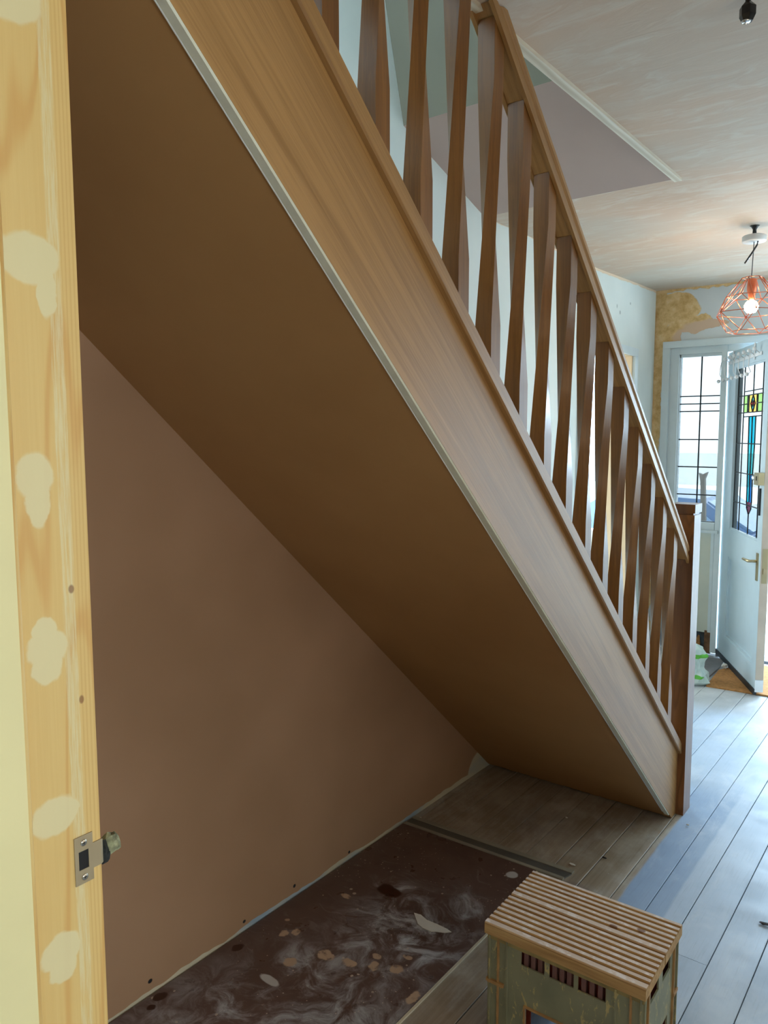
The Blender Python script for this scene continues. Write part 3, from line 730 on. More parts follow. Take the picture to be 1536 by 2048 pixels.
# torn mortar lump just past the lining edge
def lump(name, c, r, mat, parent, seed, sub=2):
    bm = bmesh.new(); bmesh.ops.create_icosphere(bm, subdivisions=sub, radius=1); rnd = random.Random(seed)
    for v in bm.verts:
        k = 1+rnd.uniform(-.28, .28); v.co = Vector((v.co.x*r[0]*k, v.co.y*r[1]*k, v.co.z*r[2]*k))+Vector(c)
    return fin(bm, name, mat, parent)
def ragged(name, segs, mat, seed):
    bm = bmesh.new(); rnd = random.Random(seed); n = 11; R = []
    for y, rx, rz, zc_ in segs:
        R.append([bm.verts.new((-0.842+rx*math.cos(2*PI*k/n)*(1+rnd.uniform(-.2, .2)), y+rnd.uniform(-.0012, .0012), zc_+rz*math.sin(2*PI*k/n)*(1+rnd.uniform(-.22, .22)))) for k in range(n)])
    for A_, B_ in zip(R, R[1:]):
        for k in range(n): bm.faces.new((A_[k], A_[(k+1) % n], B_[(k+1) % n], B_[k]))
    bm.faces.new(R[0][::-1]); bm.faces.new(R[-1]); return fin(bm, name, mat, wb)
ragged('mortar', [(0.506, .012, .014, 1.0), (0.511, .014, .0155, .999), (0.517, .012, .014, .9985), (0.521, .009, .011, 1.0)], M['mortar_dark'], 1)
ragged('mortar', [(0.516, .010, .010, 1.003), (0.522, .013, .0135, 1.003), (0.529, .013, .0125, 1.004), (0.5335, .011, .0105, 1.0045), (0.537, .006, .006, 1.004)], M['mortar'], 2)

# ------------------------------------------------------------ far left doorway in the left wall
d2 = struct(empty('door_2', (0, 0, 0))); d2['label'] = 'pine lined doorway in the white left wall'
box('lining', -1.925, -1.779, 4.935, 4.965, 0, 2.01, M['pine_pale'], d2, 0.001); box('lining', -1.880, -1.73, 4.02, 4.05, 0, 2.01, M['pine_pale'], d2, 0.001)
prism('lining', [(-1.90, 4.02), (-1.729, 4.02), (-1.779, 4.965), (-1.925, 4.965)], 2, 2.01, 2.04, M['pine_pale'], d2)
box('architrave', -1.787, -1.762, 4.952, 5.005, 0, 2.012, M['white_paint'], d2, 0.004)
prism('architrave', [(-1.737, 3.97), (-1.712, 3.97), (-1.760, 5.005), (-1.788, 5.005)], 2, 2.012, 2.06, M['white_paint'], d2)
box('architrave', -1.74, -1.712, 3.97, 4.03, 0, 2.03, M['white_paint'], d2, 0.004)

# ------------------------------------------------------------ front door frame, sidelight and door
fr = struct(empty('trim_3')); fr['label'] = 'white painted casing round front door and side window'
box('casing', -1.752, -1.705, 5.455, 5.48, 0, 2.0995, M['white_paint'], fr, 0.006)
box('casing', -1.752, -0.35, 5.455, 5.48, 2.10, 2.145, M['white_paint'], fr, 0.006)
box('jamb', -1.705, -1.648, 5.485, 5.57, 0.16, 2.10, M['white_paint'], fr, 0.003)
box('jamb', -1.372, -1.335, 5.48, 5.575, 0.012, 2.10, M['white_paint'], fr, 0.003)
box('jamb', -0.46, -0.40, 5.48, 5.575, 0.012, 2.10, M['white_paint'], fr, 0.003)
box('head', -1.705, -0.40, 5.487, 5.57, 2.055, 2.10, M['white_paint'], fr, 0.003)
box('sill', -1.70, -1.374, 5.478, 5.575, 0.862, 0.912, M['white_paint'], fr, 0.005)
box('sill_moulding', -1.70, -1.349, 5.462, 5.48, 0.842, 0.862, M['white_paint'], fr, 0.004)
box('apron_panel', -1.70, -1.355, 5.50, 5.545, 0.145, 0.842, M['cream_panel'], fr, 0.002, label='cream panel below the side window')
box('moulding', -1.395, -1.375, 5.488, 5.50, 0.15, 0.84, M['white_paint'], fr, 0.005)
box('moulding', -1.69, -1.67, 5.488, 5.50, 0.15, 0.84, M['white_paint'], fr, 0.005)
bb = box('damp_base', -1.70, -1.415, 5.505, 5.56, 0.0, 0.145, M['black_base'], fr, label='blackened bare base under the panel')
lump('timber_scrap', (-1.455, 5.50, 0.07), (0.014, 0.012, 0.045), M['mat'], fr, 6)
box('rotten_post', -1.415, -1.375, 5.497, 5.56, 0.0, 0.16, M['rotten'], fr, 0.006, label='rotten brown timber at the frame foot')
box('threshold', -1.335, -0.46, 5.49, 5.60, -0.01, 0.012, M['slate'], fr, 0.003)

w2 = struct(empty('window_added')); w2['label'] = 'added unseen clear side window on the far side of the front door'  # unseen window added for grazing sheen on newel, stringer and floor
for a, b, c, d in ((-0.40, -0.37, 0.0, 2.10), (0.49, 0.52, 0.0, 2.10), (-0.37, 0.49, 0.0, 0.05), (-0.37, 0.49, 2.05, 2.10)):
    box('window_frame', a, b, 5.50, 5.56, c, d, M['white_paint'], w2, 0.002)
box('pane', -0.37, 0.49, 5.525, 5.529, 0.05, 2.05, M['glass_clear'], w2)
def leads(name, rects, y, mat, parent, r=0.0032):
    bm = bmesh.new()
    for a, b in rects:
        bm_tube(bm, [a, b], r, 6)
    return fin(bm, name, mat, parent, smooth=True)
w1 = struct(empty('window_1')); w1['label'] = 'tall leaded side window beside the front door'
GX = [-1.646, -1.506, -1.372]; GZ = [0.913, 1.097, 1.288, 1.476, 1.668, 1.719, 1.771, 2.040]
for f in ((-1.650, -1.644, 0.91, 2.055), (-1.376, -1.372, 0.91, 2.055)):
    box('glazing_bead', f[0], f[1]+0.002, 5.505, 5.53, f[2], f[3], M['white_paint'], w1)
box('glazing_bead', -1.65, -1.37, 5.505, 5.53, 2.036, 2.056, M['white_paint'], w1)
for i in range(2):
    for j in range(7):
        box('pane', GX[i]+0.0015, GX[i+1]-0.0015, 5.520, 5.524, GZ[j]+0.0015, GZ[j+1]-0.0015, M['glass'], w1)
yl = 5.5195
for z in GZ: tube('lead_came', [(GX[0], yl, z), (GX[-1], yl, z)], 0.0046, M['lead'], w1, 6)
for x in GX: tube('lead_came', [(x, yl, GZ[0]), (x, yl, GZ[-1])], 0.0052, M['lead'], w1, 6)

# door leaf: built in local space (u along width, v = thickness towards outside, z up)
d3 = struct(empty('door_3', (-1.331, 5.495, 0.0))); d3['label'] = 'open white front door with stained glass panel'
DA = math.atan2(-0.884, 0.467); d3.rotation_euler = (0, 0, DA)
# local +x = along leaf, local +y = left normal = (0.884,0.467) in world -> away from viewer (outer face)
DW, DT, DZ0, DZ1 = 0.858, 0.045, 0.028, 2.045
pt = M['door_paint']
box('stile', 0, 0.19, 0, DT, DZ0, DZ1, pt, d3, 0.002); 
box('stile', 0.775, DW, 0, DT, DZ0, DZ1, pt, d3, 0.002)
box('top_rail', 0.19, 0.775, 0, DT, 1.935, DZ1, pt, d3, 0.001)
box('lock_rail', 0.19, 0.775, 0, DT, 0.715, 0.897, pt, d3, 0.001)
box('bottom_rail', 0.19, 0.775, 0, DT, DZ0, 0.175, pt, d3, 0.001)
box('lower_panel', 0.19, 0.775, 0.016, 0.030, 0.175, 0.715, pt, d3)
for a, b, c, d in ((0.19, 0.205, 0.175, 0.715), (0.76, 0.775, 0.175, 0.715)):
    box('panel_moulding', a, b, 0.004, 0.016, c, d, pt, d3, 0.004)
for c in (0.175, 0.700): box('panel_moulding', 0.205, 0.76, 0.004, 0.016, c, c+0.015, pt, d3, 0.004)
for c in (0.897, 1.925): box('glazing_moulding', 0.19, 0.775, 0.004, 0.018, c-0.0, c+0.01, pt, d3, 0.003)
box('free_edge', DW, DW+0.0015, 0.001, DT-0.001, 0.10, DZ1-0.002, M['door_edge'], d3, label='bare timber closing edge')
box('repair_plate', DW-0.0, DW+0.003, 0.0, DT, DZ0, 0.098, M['white_plastic'], d3)
box('bottom_seal', 0.0, DW, -0.006, 0.010, 0.012, 0.045, M['rubber'], d3, 0.003, label='black rubber draught seal')
# panes
def rect_pane(a, b, c, d, mat): box('pane', a+0.001, b-0.001, 0.020, 0.024, c+0.001, d-0.001, M[mat], d3)
def poly_pane(pts, mat): prism('pane', pts, 1, 0.020, 0.024, M[mat], d3)
Z = [0.897, 1.080, 1.270, 1.455, 1.645, 1.697, 1.75, 1.935]
for a, b in zip(Z, Z[1:]):
    rect_pane(0.19, 0.322, a, b, 'glass'); rect_pane(0.692, 0.775, a, b, 'glass')
for a, b in ((0.322, 0.51), (0.51, 0.692)): rect_pane(a, b, 1.775, 1.935, 'glass'); rect_pane(a, b, 1.75, 1.775, 'glass')
for a, b in ((0.322, 0.402), (0.60, 0.692)): rect_pane(a, b, 1.697, 1.75, 'glass_green'); rect_pane(a, b, 1.645, 1.697, 'glass_green')
rect_pane(0.402, 0.428, 1.645, 1.75, 'glass'); rect_pane(0.585, 0.60, 1.645, 1.75, 'glass_red')
cx = 0.507; zc = 1.697
for sx_ in (-1, 1):
    X1 = cx+sx_*0.079; X2 = cx+sx_*0.042
    for sz_ in (-1, 1):
        poly_pane([(X1, zc), (X1, zc+sz_*0.052), (cx, zc+sz_*0.052), (X2, zc)], 'glass_yellow')
poly_pane([(cx, zc+0.052), (cx-0.024, zc+0.026), (cx, zc), (cx+0.024, zc+0.026)], 'glass_aqua')
poly_pane([(cx, zc-0.052), (cx-0.024, zc-0.026), (cx, zc), (cx+0.024, zc-0.026)], 'glass_aqua')
poly_pane([(cx-0.042, zc), (cx-0.022, zc+0.024), (cx, zc), (cx-0.022, zc-0.024)], 'glass_red')
poly_pane([(cx+0.042, zc), (cx+0.022, zc+0.024), (cx, zc), (cx+0.022, zc-0.024)], 'glass_red')
rect_pane(0.322, 0.692, 1.620, 1.645, 'glass')
BL = [(1.620, 0.442, 0.576, 'glass_cyan'), (1.455, 0.450, 0.576, 'glass_aqua'), (1.270, 0.460, 0.562, 'glass_cyan'), (1.10, 0.468, 0.566, None)]
for (z1_, a1, b1, m_), (z0_, a0, b0, _) in zip(BL, BL[1:]):
    cc1 = (a1+b1)/2; cc0 = (a0+b0)/2
    poly_pane([(a1, z1_), (cc1-0.002, z1_), (cc0-0.002, z0_), (a0, z0_)], m_)
    poly_pane([(cc1+0.002, z1_), (b1, z1_), (b0, z0_), (cc0+0.002, z0_)], 'glass_blue' if z1_ < 1.3 else m_)
    poly_pane([(0.322, z1_), (a1, z1_), (a0, z0_), (0.322, z0_)], 'glass'); poly_pane([(b1, z1_), (0.692, z1_), (0.692, z0_), (b0, z0_)], 'glass')
poly_pane([(0.470, 1.10), (0.564, 1.10), (0.556, 1.06), (0.514, 1.025), (0.476, 1.06)], 'glass_mauve')
poly_pane([(0.322, 1.10), (0.468, 1.10), (0.476, 1.06), (0.514, 1.025), (0.514, 0.897), (0.322, 0.897)], 'glass'); poly_pane([(0.566, 1.10), (0.692, 1.10), (0.692, 0.897), (0.516, 0.897), (0.516, 1.025), (0.558, 1.06)], 'glass')
L = [((0.19, z), (0.775, z)) for z in (0.897, 1.080, 1.270, 1.455, 1.645, 1.697, 1.75, 1.935)]
L = [l for l in L if l[0][1] != 1.697] + [((0.19, 1.697), (0.428, 1.697)), ((0.585, 1.697), (0.775, 1.697)), ((0.322, 1.775), (0.692, 1.775)), ((0.322, 1.62), (0.692, 1.62))]
L += [((x, 0.897), (x, 1.935)) for x in (0.192, 0.322, 0.692, 0.773)] + [((0.51, 1.75), (0.51, 1.935)), ((0.402, 1.645), (0.402, 1.75)), ((0.428, 1.645), (0.428, 1.75)), ((0.585, 1.645), (0.585, 1.75)), ((0.60, 1.645), (0.60, 1.75)), ((0.514, 0.897), (0.514, 1.025))]
for sz_ in (-1, 1):
    for sx_ in (-1, 1): L += [((cx+sx_*0.042, zc), (cx, zc+sz_*0.052)), ((cx, zc), (cx+sx_*0.024, zc+sz_*0.026))]
for (z1_, a1, b1, m_), (z0_, a0, b0, _) in zip(BL, BL[1:]):
    L += [((a1, z1_), (a0, z0_)), ((b1, z1_), (b0, z0_)), (((a1+b1)/2, z1_), ((a0+b0)/2, z0_))]
L += [((0.468, 1.10), (0.476, 1.06)), ((0.476, 1.06), (0.514, 1.025)), ((0.514, 1.025), (0.558, 1.06)), ((0.558, 1.06), (0.566, 1.10))]
for a, b in L: tube('lead_came', [(a[0], 0.0195, a[1]), (b[0], 0.0195, b[1])], 0.0036, M['lead'], d3, 5)
# ironmongery
h_ = box('lever_plate', 0.792, 0.822, -0.006, 0.0, 0.672, 0.832, M['brass'], d3, 0.004, label='aged brass lever plate')
tube('lever', [(0.806, -0.006, 0.785), (0.806, -0.042, 0.785), (0.798, -0.05, 0.785), (0.70, -0.052, 0.782), (0.690, -0.046, 0.782)], [0.008, 0.008, 0.009, 0.007, 0.006], M['brass'], h_, 10)
lk = box('night_latch', 0.775, 0.858, -0.032, 0.0, 1.225, 1.295, M['brass'], d3, 0.006, label='cream brass night latch')
lathe('latch_knob', [(0.006, 0), (0.006, -0.02), (0.016, -0.024), (0.016, -0.034), (0.004, -0.038)][::-1], (0.765, -0.018, 1.262), M['silver'], lk, 16, 'X')
box('keyhole', 0.812, 0.826, -0.0335, -0.0318, 1.25, 1.275, M['dark'], lk)
box('chain_slot', 0.800, 0.813, -0.010, 0.0, 1.05, 1.205, M['black'], d3, 0.003, label='black door chain slide')
box('edge_lock_plate', DW+0.001, DW+0.003, 0.008, 0.036, 0.665, 0.865, M['brass'], d3, 0.0005)
box('edge_lock_bolt', DW+0.002, DW+0.010, 0.014, 0.030, 0.72, 0.75, M['steel'], d3, 0.002)
# over-door hook rack
hk = empty('hook_rack', (-1.331, 5.495, 0)); hk.rotation_euler = (0, 0, DA)
tag(hk, 'white wire hook rack with round tips hung over the front door top', 'hook rack')
box('rack_bar', 0.02, 0.72, -0.006, -0.0025, 1.965, 1.985, M['white_plastic'], hk, 0.001)
for k in range(2): box('hanger', 0.12+0.45*k, 0.14+0.45*k, -0.006, -0.0025, 1.95, 2.05, M['white_plastic'], hk)
for k in range(7):
    u = 0.05+0.105*k
    hkk = tube('hook', [(u, -0.006, 1.98), (u, -0.03, 2.0), (u, -0.055, 1.985), (u, -0.062, 1.94), (u, -0.062, 1.90), (u, -0.05, 1.872), (u, -0.066, 1.858)], 0.0028, M['white_plastic'], hk, 6)
    for (yy, zz) in ((-0.07, 1.858), (-0.035, 2.004)):
        lathe('ball_tip', [(0.001, -0.012), (0.008, -0.009), (0.012, 0), (0.008, 0.009), (0.001, 0.012)], (u, yy, zz), M['white_plastic'], hkk, 10)

# ------------------------------------------------------------ pendant lamp
PX, PY = -0.832, 3.787
pd = empty('pendant_lamp', (PX, PY, 0)); tag(pd, 'copper wire cage pendant lamp with lit bulb and white ceiling rose', 'lamp')
def pz(v): return v
ZP = ceil_z(PY)
lathe('ceiling_rose', [(0.048, 2.362), (0.050, 2.366), (0.050, 2.385), (0.044, 2.390)], (0, 0, 0), M['white_plastic'], pd, 28)
lathe('mounting_stem', [(0.009, 2.388), (0.008, 2.415), (0.014, ZP-0.006), (0.022, ZP+0.001)], (0, 0, 0), M['black'], pd, 14)
tube('cable', [(0, 0, 2.363), (-0.002, 0, 2.29), (-0.004, 0, 2.21)], 0.0022, M['cable'], pd, 8)
tube('loose_cable', [(0.018, -0.01, 2.363), (0.016, -0.014, 2.345), (0.0, -0.02, 2.315), (-0.028, -0.03, 2.268)], 0.0038, M['black'], pd, 8)
lathe('lamp_holder', [(0.012, 2.205), (0.019, 2.20), (0.021, 2.17), (0.021, 2.155), (0.015, 2.13), (0.014, 2.10)][::-1], (0, 0, 0), M['copper'], pd, 20)
lathe('bulb', [(0.002, 2.052), (0.018, 2.056), (0.028, 2.070), (0.030, 2.085), (0.022, 2.100), (0.014, 2.108)], (0, 0, 0), M['bulb'], pd, 20)
cg = []
def ring(n, r, z, ph): return [(r*math.cos(2*PI*(k/n)+ph), r*math.sin(2*PI*(k/n)+ph), z) for k in range(n)]
ph = 0.35; n = 6
Ra = ring(n, 0.042, 2.208, ph); Rb = ring(n, 0.105, 2.128, ph); Rc = ring(n, 0.155, 2.055, ph+PI/6); Rd = ring(n, 0.098, 1.972, ph)
bm = bmesh.new()
E_ = []
for k in range(n):
    k2 = (k+1) % n
    E_ += [(Ra[k], Ra[k2]), (Ra[k], Rb[k]), (Rb[k], Rc[k]), (Rb[k2], Rc[k]), (Rc[k], Rd[k]), (Rc[k], Rd[k2]), (Rd[k], Rd[k2]), (Rc[k], Rc[k2]), (Rb[k], Rb[k2]), (Ra[k], Rc[k])]
for a, b in E_: bm_tube(bm, [a, b], 0.0019, 5)
fin(bm, 'wire_cage', M['copper'], pd, smooth=True)

# black lampholder hanging near the viewer
bh = empty('black_lampholder', (-0.432, 1.818, 0)); tag(bh, 'black faceted lampholder hanging from the ceiling at top right', 'lampholder')
tube('cable', [(0, 0, ZC), (0, 0, 2.41)], 0.0055, M['black'], bh, 10)
bm = bmesh.new(); pr_ = [(0.006, 2.416), (0.0165, 2.405), (0.0165, 2.388), (0.011, 2.377)]; R = []
for r, h in pr_[::-1]: R.append([bm.verts.new((r*math.cos(PI/3*k), r*math.sin(PI/3*k), h)) for k in range(6)])
for A_, B_ in zip(R, R[1:]):
    for k in range(6): bm.faces.new((A_[k], A_[(k+1) % 6], B_[(k+1) % 6], B_[k]))
bm.faces.new(R[0][::-1]); bm.faces.new(R[-1]); fin(bm, 'holder_body', M['black'], bh)
lathe('contact_ring', [(0.0075, 2.3745), (0.0095, 2.3765), (0.0095, 2.378)], (-0.002, -0.002, 0), M['silver'], bh, 14)

# ------------------------------------------------------------ floor things
sh = empty('floor_sheet', (-1.39, 1.5, 0)); tag(sh, 'dark brown plaster-spattered sheet lying under the stairs', 'floor sheet')
def pin(o, root):
    o.matrix_parent_inverse = Matrix.Translation(-root.location); return o
pin(prism('sheet', [(-1.69, -0.8), (-1.112, -0.8), (-1.100, 1.48), (-1.094, 1.95), (-1.125, 2.335), (-1.685, 2.318)], 2, 0.001, 0.0065, M['sheet'], sh), sh)
pin(prism('raw_edge', [(-1.112, -0.8), (-1.106, -0.8), (-1.088, 1.95), (-1.119, 2.335), (-1.1255, 2.335), (-1.0945, 1.95)], 2, 0.001, 0.006, M['sheet_edge'], sh), sh)
bt = empty('threshold_strip', (-1.35, 2.35, 0)); tag(bt, 'flat grey strip lying across the boards beyond the dark sheet', 'strip')
pin(prism('strip_board', [(-1.685, 2.337), (-1.03, 2.355), (-1.02, 2.395), (-1.685, 2.375)], 2, 0.0008, 0.005, M['batten'], bt), bt)
pin(prism('raised_edge', [(-1.685, 2.322), (-1.03, 2.340), (-1.03, 2.354), (-1.685, 2.336)], 2, 0.0008, 0.008, M['strip_pale'], bt), bt)
pin(prism('raised_edge', [(-1.685, 2.376), (-1.02, 2.396), (-1.02, 2.415), (-1.685, 2.395)], 2, 0.0008, 0.007, M['strip_pale'], bt), bt)
mt = prism('doormat', [(-1.20, 4.75), (-1.22, 5.12), (-1.10, 5.40), (-0.62, 5.36), (-0.55, 4.80)], 2, 0.0008, 0.010, M['mat'], bevel=0.002)
tag(mt, 'brown coir doormat lying under the open front door', 'doormat')
sl = prism('stone_slab', [(-1.235, 4.80), (-1.39, 4.98), (-1.38, 5.36), (-1.24, 5.38), (-1.23, 5.12)], 2, 0.0008, 0.012, M['slate'], bevel=0.002)
tag(sl, 'grey stone slab between the plastic bag and the brown doormat', 'slab')
tag(lump('plaster_lump', (-1.20, 5.17, 0.026), (0.018, 0.018, 0.016), M['chip'], None, 8), 'white lump standing at the mat corner by the door hinge', 'lump')
# carrier bag
def bag():
    bm = bmesh.new(); rnd = random.Random(11); n = 26; prof = [(0.075, 0.001), (0.095, 0.02), (0.085, 0.06), (0.06, 0.10), (0.068, 0.14), (0.075, 0.18), (0.062, 0.215), (0.03, 0.24), (0.004, 0.245)]
    R = []
    ph_ = [rnd.uniform(0, 6.28) for _ in range(6)]
    for j, (r, h) in enumerate(prof):
        row = []
        for k in range(n):
            a = 2*PI*k/n; w = 1+0.13*math.sin(5*a+ph_[0]+h*30)+0.08*math.sin(9*a+ph_[1]-h*45)+rnd.uniform(-.05, .05)
            row.append(bm.verts.new((r*w*math.cos(a)*1.15, r*w*math.sin(a), h+rnd.uniform(-.004, .004)*(j > 0))))
        R.append(row)
    for A_, B_ in zip(R, R[1:]):
        for k in range(n): bm.faces.new((A_[k], A_[(k+1) % n], B_[(k+1) % n], B_[k]))
    bm.faces.new(R[0][::-1]); bm.faces.new(R[-1])
    return fin(bm, 'carrier_bag', M['bag'])
bg = bag(); bg.location = (-1.305, 4.79, 0.0005)
tag(bg, 'crumpled white and green plastic bag standing behind the newel post', 'bag')

# debris
DEB = [('screw_offcut', (-0.43, 2.50, 0), 0.020, 0.0035, 'chip_dark', 'small dark offcut lying on the blue-grey boards right of the newel'),
       ('plaster_chip', (-0.80, 2.98, 0), 0.007, 0.005, 'chip', 'small white chip beside the foot of the newel post'),
       ('plaster_chip', (-1.04, 2.45, 0), 0.014, 0.004, 'chip', 'pale chip on the boards just beyond the grey strip'),
       ('dark_chip', (-0.97, 2.56, 0), 0.010, 0.004, 'chip_dark', 'dark flake on the brown boards behind the stool'),
       ('dark_chip', (-0.80, 2.27, 0), 0.007, 0.004, 'chip_dark', 'dark crumb just behind the far edge of the stool'),
       ('plaster_chip', (-1.66, 2.40, 0), 0.006, 0.004, 'chip', 'white speck against the pink wall at the end of the grey strip'),
       ('plaster_chip', (-1.20, 2.75, 0), 0.006, 0.004, 'chip', 'white speck on the boards deep under the stairs')]
for nm, c, r, h, m_, lb in DEB:
    o = lump(nm, (c[0], c[1], h*0.9+0.001), (r, r*0.4, h*0.75), M[m_], None, hash(c[0]*100) % 97, 1); tag(o, lb, 'debris')
o = prism('plaster_flake', [(-1.325, 1.881), (-1.302, 1.886), (-1.273, 1.876), (-1.235, 1.878), (-1.197, 1.877), (-1.18, 1.873), (-1.195, 1.857), (-1.215, 1.848), (-1.229, 1.838), (-1.259, 1.836), (-1.285, 1.844)][::-1], 2, 0.0068, 0.0085, M['chip'])
tag(o, 'long curved white plaster smear lying in the middle of the dark sheet', 'debris')

# ------------------------------------------------------------ crate stool
SA = math.atan2(0.02, 0.395)
sto = empty('step_stool', (-0.697, 1.713, 0)); sto.rotation_euler = (0, 0, 0.018)
tag(sto, 'green-grey painted crate stool topped with two grooved decking boards', 'stool')
HX, HY, CH = 0.190, 0.128, 0.285
def crate_side(n_axis, sgn):
    """one crate wall as a grid with holes; returns bm added to list"""
    pass
def wall_panel(name, a0, a1, holes, axis, pos, th, z0, z1, mat, parent):
    """flat wall with rectangular holes; axis 0: spans x at y=pos; axis 1: spans y at x=pos"""
    A_ = sorted({a0, a1, *[h[0] for h in holes], *[h[1] for h in holes]}); Z_ = sorted({z0, z1, *[h[2] for h in holes], *[h[3] for h in holes]})
    bm = bmesh.new()
    for i in range(len(A_)-1):
        for j in range(len(Z_)-1):
            ca, cz = (A_[i]+A_[i+1])/2, (Z_[j]+Z_[j+1])/2
            if any(h[0] < ca < h[1] and h[2] < cz < h[3] for h in holes): continue
            vs = []
            for a, z in ((A_[i], Z_[j]), (A_[i+1], Z_[j]), (A_[i+1], Z_[j+1]), (A_[i], Z_[j+1])):
                vs.append(bm.verts.new((a, pos, z) if axis == 0 else (pos, a, z)))
            bm.faces.new(vs)
    bmesh.ops.remove_doubles(bm, verts=bm.verts, dist=1e-6)
    bmesh.ops.recalc_face_normals(bm, faces=bm.faces)
    r = bmesh.ops.extrude_face_region(bm, geom=bm.faces[:])
    vec = (0, th, 0) if axis == 0 else (th, 0, 0)
    bmesh.ops.translate(bm, verts=[g for g in r['geom'] if isinstance(g, bmesh.types.BMVert)], vec=vec)
    return fin(bm, name, mat, parent)
fh = [(-0.104, -0.043, 0.239, 0.274), (-0.031, 0.030, 0.239, 0.274), (0.040, 0.106, 0.239, 0.274), (-0.090, 0.112, 0.0, 0.135)]
wall_panel('crate_front', -HX, HX, fh, 0, -HY, 0.004, 0.001, CH, M['crate'], sto)
wall_panel('crate_back', -HX, HX, fh, 0, HY-0.004, 0.004, 0.001, CH, M['crate'], sto)
shh = [(-0.075, -0.015, 0.239, 0.270), (0.015, 0.075, 0.239, 0.270), (-0.075, 0.065, 0.0, 0.125)]
wall_panel('crate_side', -HY+0.004, HY-0.004, shh, 1, HX-0.004, 0.004, 0.001, CH, M['crate'], sto)
wall_panel('crate_side', -HY+0.004, HY-0.004, shh, 1, -HX, 0.004, 0.001, CH, M['crate'], sto)
# inner red-brown liner with bottle dividers
wall_panel('crate_liner', -HX+0.012, HX-0.012, [(-0.085, 0.107, 0.0, 0.13)], 0, -HY+0.020, 0.002, 0.001, 0.27, M['crate_in'], sto)
wall_panel('crate_liner', -HX+0.012, HX-0.012, [(-0.085, 0.107, 0.0, 0.13)], 0, HY-0.022, 0.002, 0.001, 0.27, M['crate_in'], sto)
wall_panel('crate_liner', -HY+0.022, HY-0.022, [(-0.07, 0.06, 0, 0.03)], 1, 0.12, 0.002, 0.001, 0.27, M['crate_in'], sto)
for a, b, *_ in fh[:3]:
    for k in (0.18, 0.48, 0.78):
        x = a+(b-a)*k; box('divider', x-0.0055, x+0.0055, -HY+0.006, -HY+0.019, 0.20, 0.275, M['crate_pale'], sto, 0.002)
# raised ribs and rims
for x in (-HX+0.003, -HX+0.026, -HX+0.05, HX-0.003, HX-0.026, HX-0.06):
    w = 0.0022
    box('rib', x-w, x+w, -HY-0.005, -HY, 0.002, CH, M['crate_edge'] if x in (-HX+0.026, HX-0.026) else M['crate'], sto, 0.001)
    box('rib', x-w, x+w, HY, HY+0.005, 0.002, CH, M['crate'], sto, 0.001)
for y in (-HY+0.003, -HY+0.03, HY-0.03, HY-0.003):
    for sx_ in (-1, 1):
        box('rib', sx_*(HX+0.0025)-0.0025, sx_*(HX+0.0025)+0.0025, y-0.0022, y+0.0022, 0.002, CH, M['crate_edge'] if abs(y) < 0.11 else M['crate'], sto, 0.001)
for z, hgt in ((0.162, 0.008),):
    for sx_ in (-1, 1):
        box('corner_band', sx_*(HX-0.02)-0.022, sx_*(HX-0.02)+0.022, -HY-0.007, -HY, z, z+hgt, M['crate_edge'], sto, 0.002)
        box('corner_band', sx_*(HX+0.003)-0.0035, sx_*(HX+0.003)+0.0035, -HY-0.005, -HY+0.03, z, z+hgt, M['crate_edge'], sto, 0.002)
        box('corner_band', sx_*(HX+0.003)-0.0035, sx_*(HX+0.003)+0.0035, HY-0.03, HY, z-0.01, z-0.01+hgt, M['crate_edge'], sto, 0.002)
box('opening_lip', -0.094, 0.116, -HY-0.004, -HY, 0.135, 0.140, M['crate_edge'], sto, 0.001)
for x in (-0.092, 0.114): box('opening_lip', x-0.0022, x+0.0022, -HY-0.004, -HY, 0.002, 0.135, M['crate_edge'], sto, 0.001)
bm = bmesh.new(); bm_box(bm, -HX-0.003, HX+0.003, -HY-0.004, HY+0.004, 0.277, 0.2905)
fin(bm, 'top_rim', M['rim'], sto, 0.002)
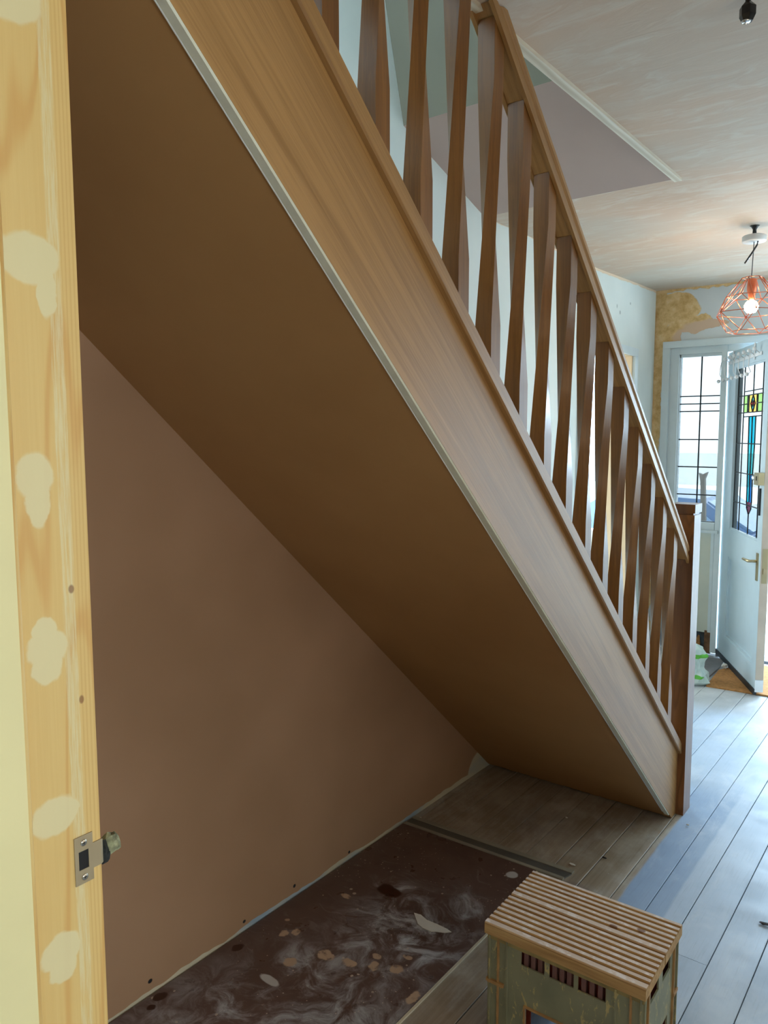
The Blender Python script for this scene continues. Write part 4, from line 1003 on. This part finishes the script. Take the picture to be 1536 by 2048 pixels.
# decking boards with grooves across the depth direction y, running along x
def deck(y0, y1, nseg):
    bm = bmesh.new(); poly = [(y0, -0.0295), (y1, -0.0295)]
    top = []; w = (y1-y0); pitch_ = w/nseg
    pts = [(y1, -0.004)]
    for k in range(nseg):
        a = y1-pitch_*k
        if k == 0: pts += [(a-0.003, 0.0)]
        else: pts += [(a-pitch_*0.12, 0.0)]
        pts += [(a-pitch_*0.62, 0.0), (a-pitch_*0.72, -0.0042), (a-pitch_*0.98, -0.0042)] if k < nseg-1 else [(y0+0.003, 0.0)]
    pts += [(y0, -0.004)]
    poly += pts
    bm_prism(bm, poly, 0, -0.1985, 0.1985)
    return fin(bm, 'decking_board', M['deck'], sto)
for y0_, y1_ in ((-0.139, -0.002), (0.004, 0.139)):
    o = deck(y0_, y1_, 7); o.location = (0, 0, 0.3205)
SZ = 0.0

# ------------------------------------------------------------ outside
struct(box('ground_outside', -14, 10, 5.62, 9.4, -0.2, -0.03, M['paving']))
struct(box('ground_street', -14, 10, 9.4, 26, -0.95, -0.69, M['paving']))
struct(box('wall_opposite', -14, 10, 25, 25.3, -0.1, 0.9, M['hedge']))
# parked car glimpsed through the side window
cr = empty('parked_car', (-3.0, 10.9, -0.69)); tag(cr, 'blue-grey parked car seen blurred through the side window', 'car')
cp = [(-1.9, 0.3), (1.9, 0.3), (1.95, 0.65), (1.75, 0.85), (0.9, 0.95), (0.3, 1.38), (-0.9, 1.42), (-1.6, 1.0), (-1.9, 0.9)]
prism('car_body', cp, 1, -0.8, 0.8, M['car'], cr, 0.05)
prism('windscreen', [(0.86, 0.98), (0.34, 1.33), (0.36, 1.35), (0.90, 1.0)], 1, -0.7, 0.7, M['carglass'], cr)
prism('side_window', [(-0.8, 0.98), (0.6, 0.98), (0.22, 1.3), (-0.75, 1.34)], 1, -0.82, -0.79, M['carglass'], cr)
for x in (-1.2, 1.2):
    for y in (-0.72, 0.72): lathe('wheel', [(0.30, -0.1), (0.32, -0.06), (0.32, 0.06), (0.30, 0.1)], (x, y, 0.3), M['tyre'], cr, 24, 'Y')
po = prism('garden_post', [(-0.035, -0.8), (0.03, -0.8), (0.0, 0.98), (0.03, 1.06), (-0.03, 1.03), (-0.07, 1.05), (-0.05, 0.95)], 1, -0.03, 0.03, M['batten'])
po.location = (-2.50, 9.6, 0.0); po.rotation_euler = (0, -0.03, 0); tag(po, 'weathered post outside the side window above the car', 'post')
